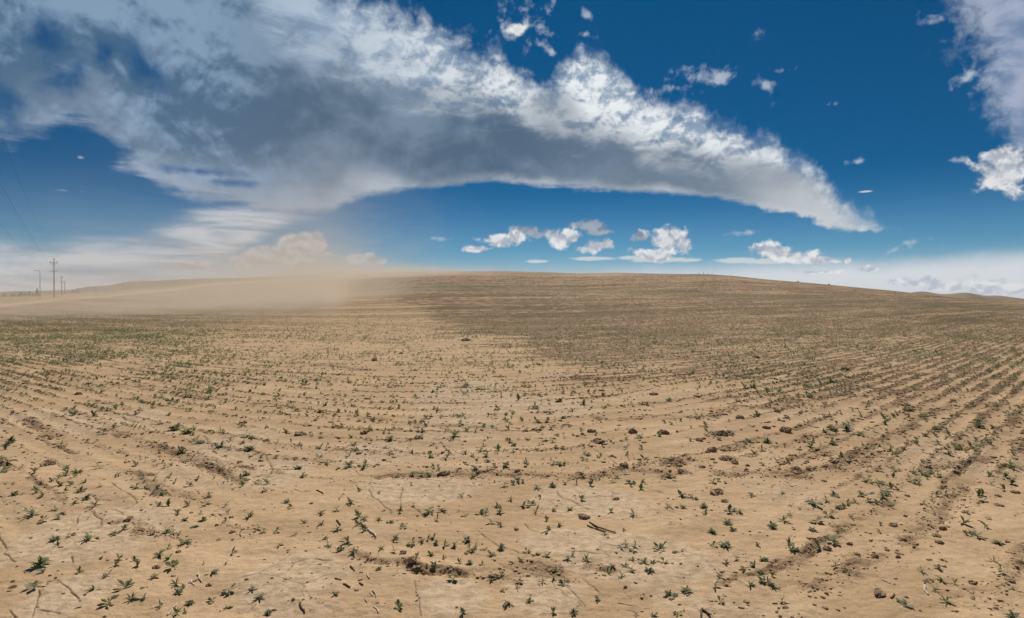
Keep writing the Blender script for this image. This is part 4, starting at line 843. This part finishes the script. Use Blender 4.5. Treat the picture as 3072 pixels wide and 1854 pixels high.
aw = q.mr(q.m('ADD', white, wn), -.02, .62, 0, .97); ag = q.mr(q.m('ADD', grey, q.m('MULTIPLY', wn, 1.1)), .0, .75, 0, .85)
af = q.mr(q.m('ADD', flat, q.m('MULTIPLY', wn, .5)), .0, .6, 0, .85); awi = q.mr(q.m('ADD', wisp, q.m('MULTIPLY_ADD', wn, 1.9, -.42)), .0, 1.5, 0, .78)
alo = q.mr(q.m('ADD', low, q.m('MULTIPLY', wn, .9)), -.05, .65, 0, .75); alq = q.mr(q.m('ADD', leftq, q.m('MULTIPLY', wn, .8)), .0, .45, 0, .9)
sky_c = q.n('ShaderNodeVectorMath', operation='MULTIPLY'); q.put(sky_c.inputs[0], sky.outputs[0]); q.put(sky_c.inputs[1], q.mix(q.mr(el, .03, .20), (.21,.43,.57), (.0,.200,.345)))
ga = q.n('ShaderNodeGamma'); q.put(ga.inputs[0], sky_c.outputs[0]); ga.inputs[1].default_value = 1.0
hz = q.m('MULTIPLY', q.mr(q.m('ADD', el, q.m('MULTIPLY', cn(nS), .02)), q.mr(az, -.35, -.1, .088, .085), .0, 0, 1), q.mr(az, -.3, 0, 1.2, 1.0))
hzr = q.m('MULTIPLY', q.mr(q.m('ADD', el, q.m('ADD', q.m('MULTIPLY', cn(nB), .05), q.m('MULTIPLY', cn(nF), .008))), .068, .034, 0, .95), q.mr(az, .02, .50, .35, 1))
bgs = q.n('ShaderNodeBackground'); q.put(bgs.inputs[0], ga.outputs[0]); bgs.inputs[1].default_value = .10
body = q.mix(q.mr(q.m('ADD', relP, q.m('MULTIPLY', cn(nF), .25)), -.10, .10), (.40,.44,.51), (.80,.81,.81))
body = q.mix(q.mr(white, .25, .9, 0, .35), body, (.48,.52,.58))  # shaded grey core put into the puff colour
wc = q.mix(q.mr(nF, .34, .62), (.34,.39,.46), (.70,.71,.71)); 
hcol = q.mix(q.mr(az, -.3, .2), (.37,.42,.50), (.56,.62,.70))
al_all = q.m('MULTIPLY', hz, .72); col = hcol
def over(a_, c_):
    global al_all, col
    # composite c_ (coverage a_) over what is there
    na = q.m('ADD', a_, q.m('MULTIPLY', al_all, q.m('SUBTRACT', 1.0, a_)))
    col = q.mix(q.m('DIVIDE', a_, q.m('MAXIMUM', na, .001)), col, c_); al_all = na
over(hzr, (.68,.71,.75)); over(alpha, ccol); over(awi, (.50,.57,.66)); over(alq, q.mix(q.mr(relP, -.10, .10), (.33,.36,.41), (.52,.54,.56))); over(ag, q.mix(q.mr(relP, -.10, .10), (.22,.26,.33), (.38,.42,.48))); over(af, (.62,.66,.68))
over(alo, q.mix(q.mr(relP, -.10, .08), (.38,.45,.56), (.80,.81,.82))); over(aw, body)
bgc = q.n('ShaderNodeBackground'); q.put(bgc.inputs[0], col); bgc.inputs[1].default_value = 1.0
mx = q.n('ShaderNodeMixShader'); q.put(mx.inputs[0], al_all); t.links.new(bgs.outputs[0], mx.inputs[1]); t.links.new(bgc.outputs[0], mx.inputs[2])
wo = q.n('ShaderNodeOutputWorld'); t.links.new(mx.outputs[0], wo.inputs[0])
W.cycles.sampling_method = 'MANUAL'; W.cycles.sample_map_resolution = 512

# ------------------------------------------------------------------ sun and camera
sl = bpy.data.lights.new('sun', 'SUN'); sl.energy = 4.3; sl.angle = math.radians(.53); sl.color = (1, .945, .86)
so = link(bpy.data.objects.new('sun', sl)); so.location = (20, 60, 90)
sd = Vector((math.sin(SUN_AZ)*math.cos(SUN_EL), math.cos(SUN_AZ)*math.cos(SUN_EL), math.sin(SUN_EL)))
so.rotation_euler = sd.to_track_quat('Z', 'Y').to_euler()
cd = bpy.data.cameras.new('camera'); cd.sensor_width = 36; cd.lens = 36*F/1024; cd.clip_start = .05; cd.clip_end = 12000; cd.shift_y = -9/1024*1.0
co = link(bpy.data.objects.new('camera', cd)); co.location = (0, 0, H); co.rotation_euler = (math.pi/2, 0, 0); S.camera = co
S.view_settings.view_transform = 'Standard'; S.view_settings.look = 'None'; S.view_settings.exposure = 0; S.view_settings.gamma = 1
S.cycles.use_denoising = True; S.cycles.max_bounces = 5; S.cycles.diffuse_bounces = 2; S.cycles.volume_bounces = 1; S.cycles.transparent_max_bounces = 6
S.cycles.volume_max_steps = 96; S.cycles.use_fast_gi = False
S.render.film_transparent = False
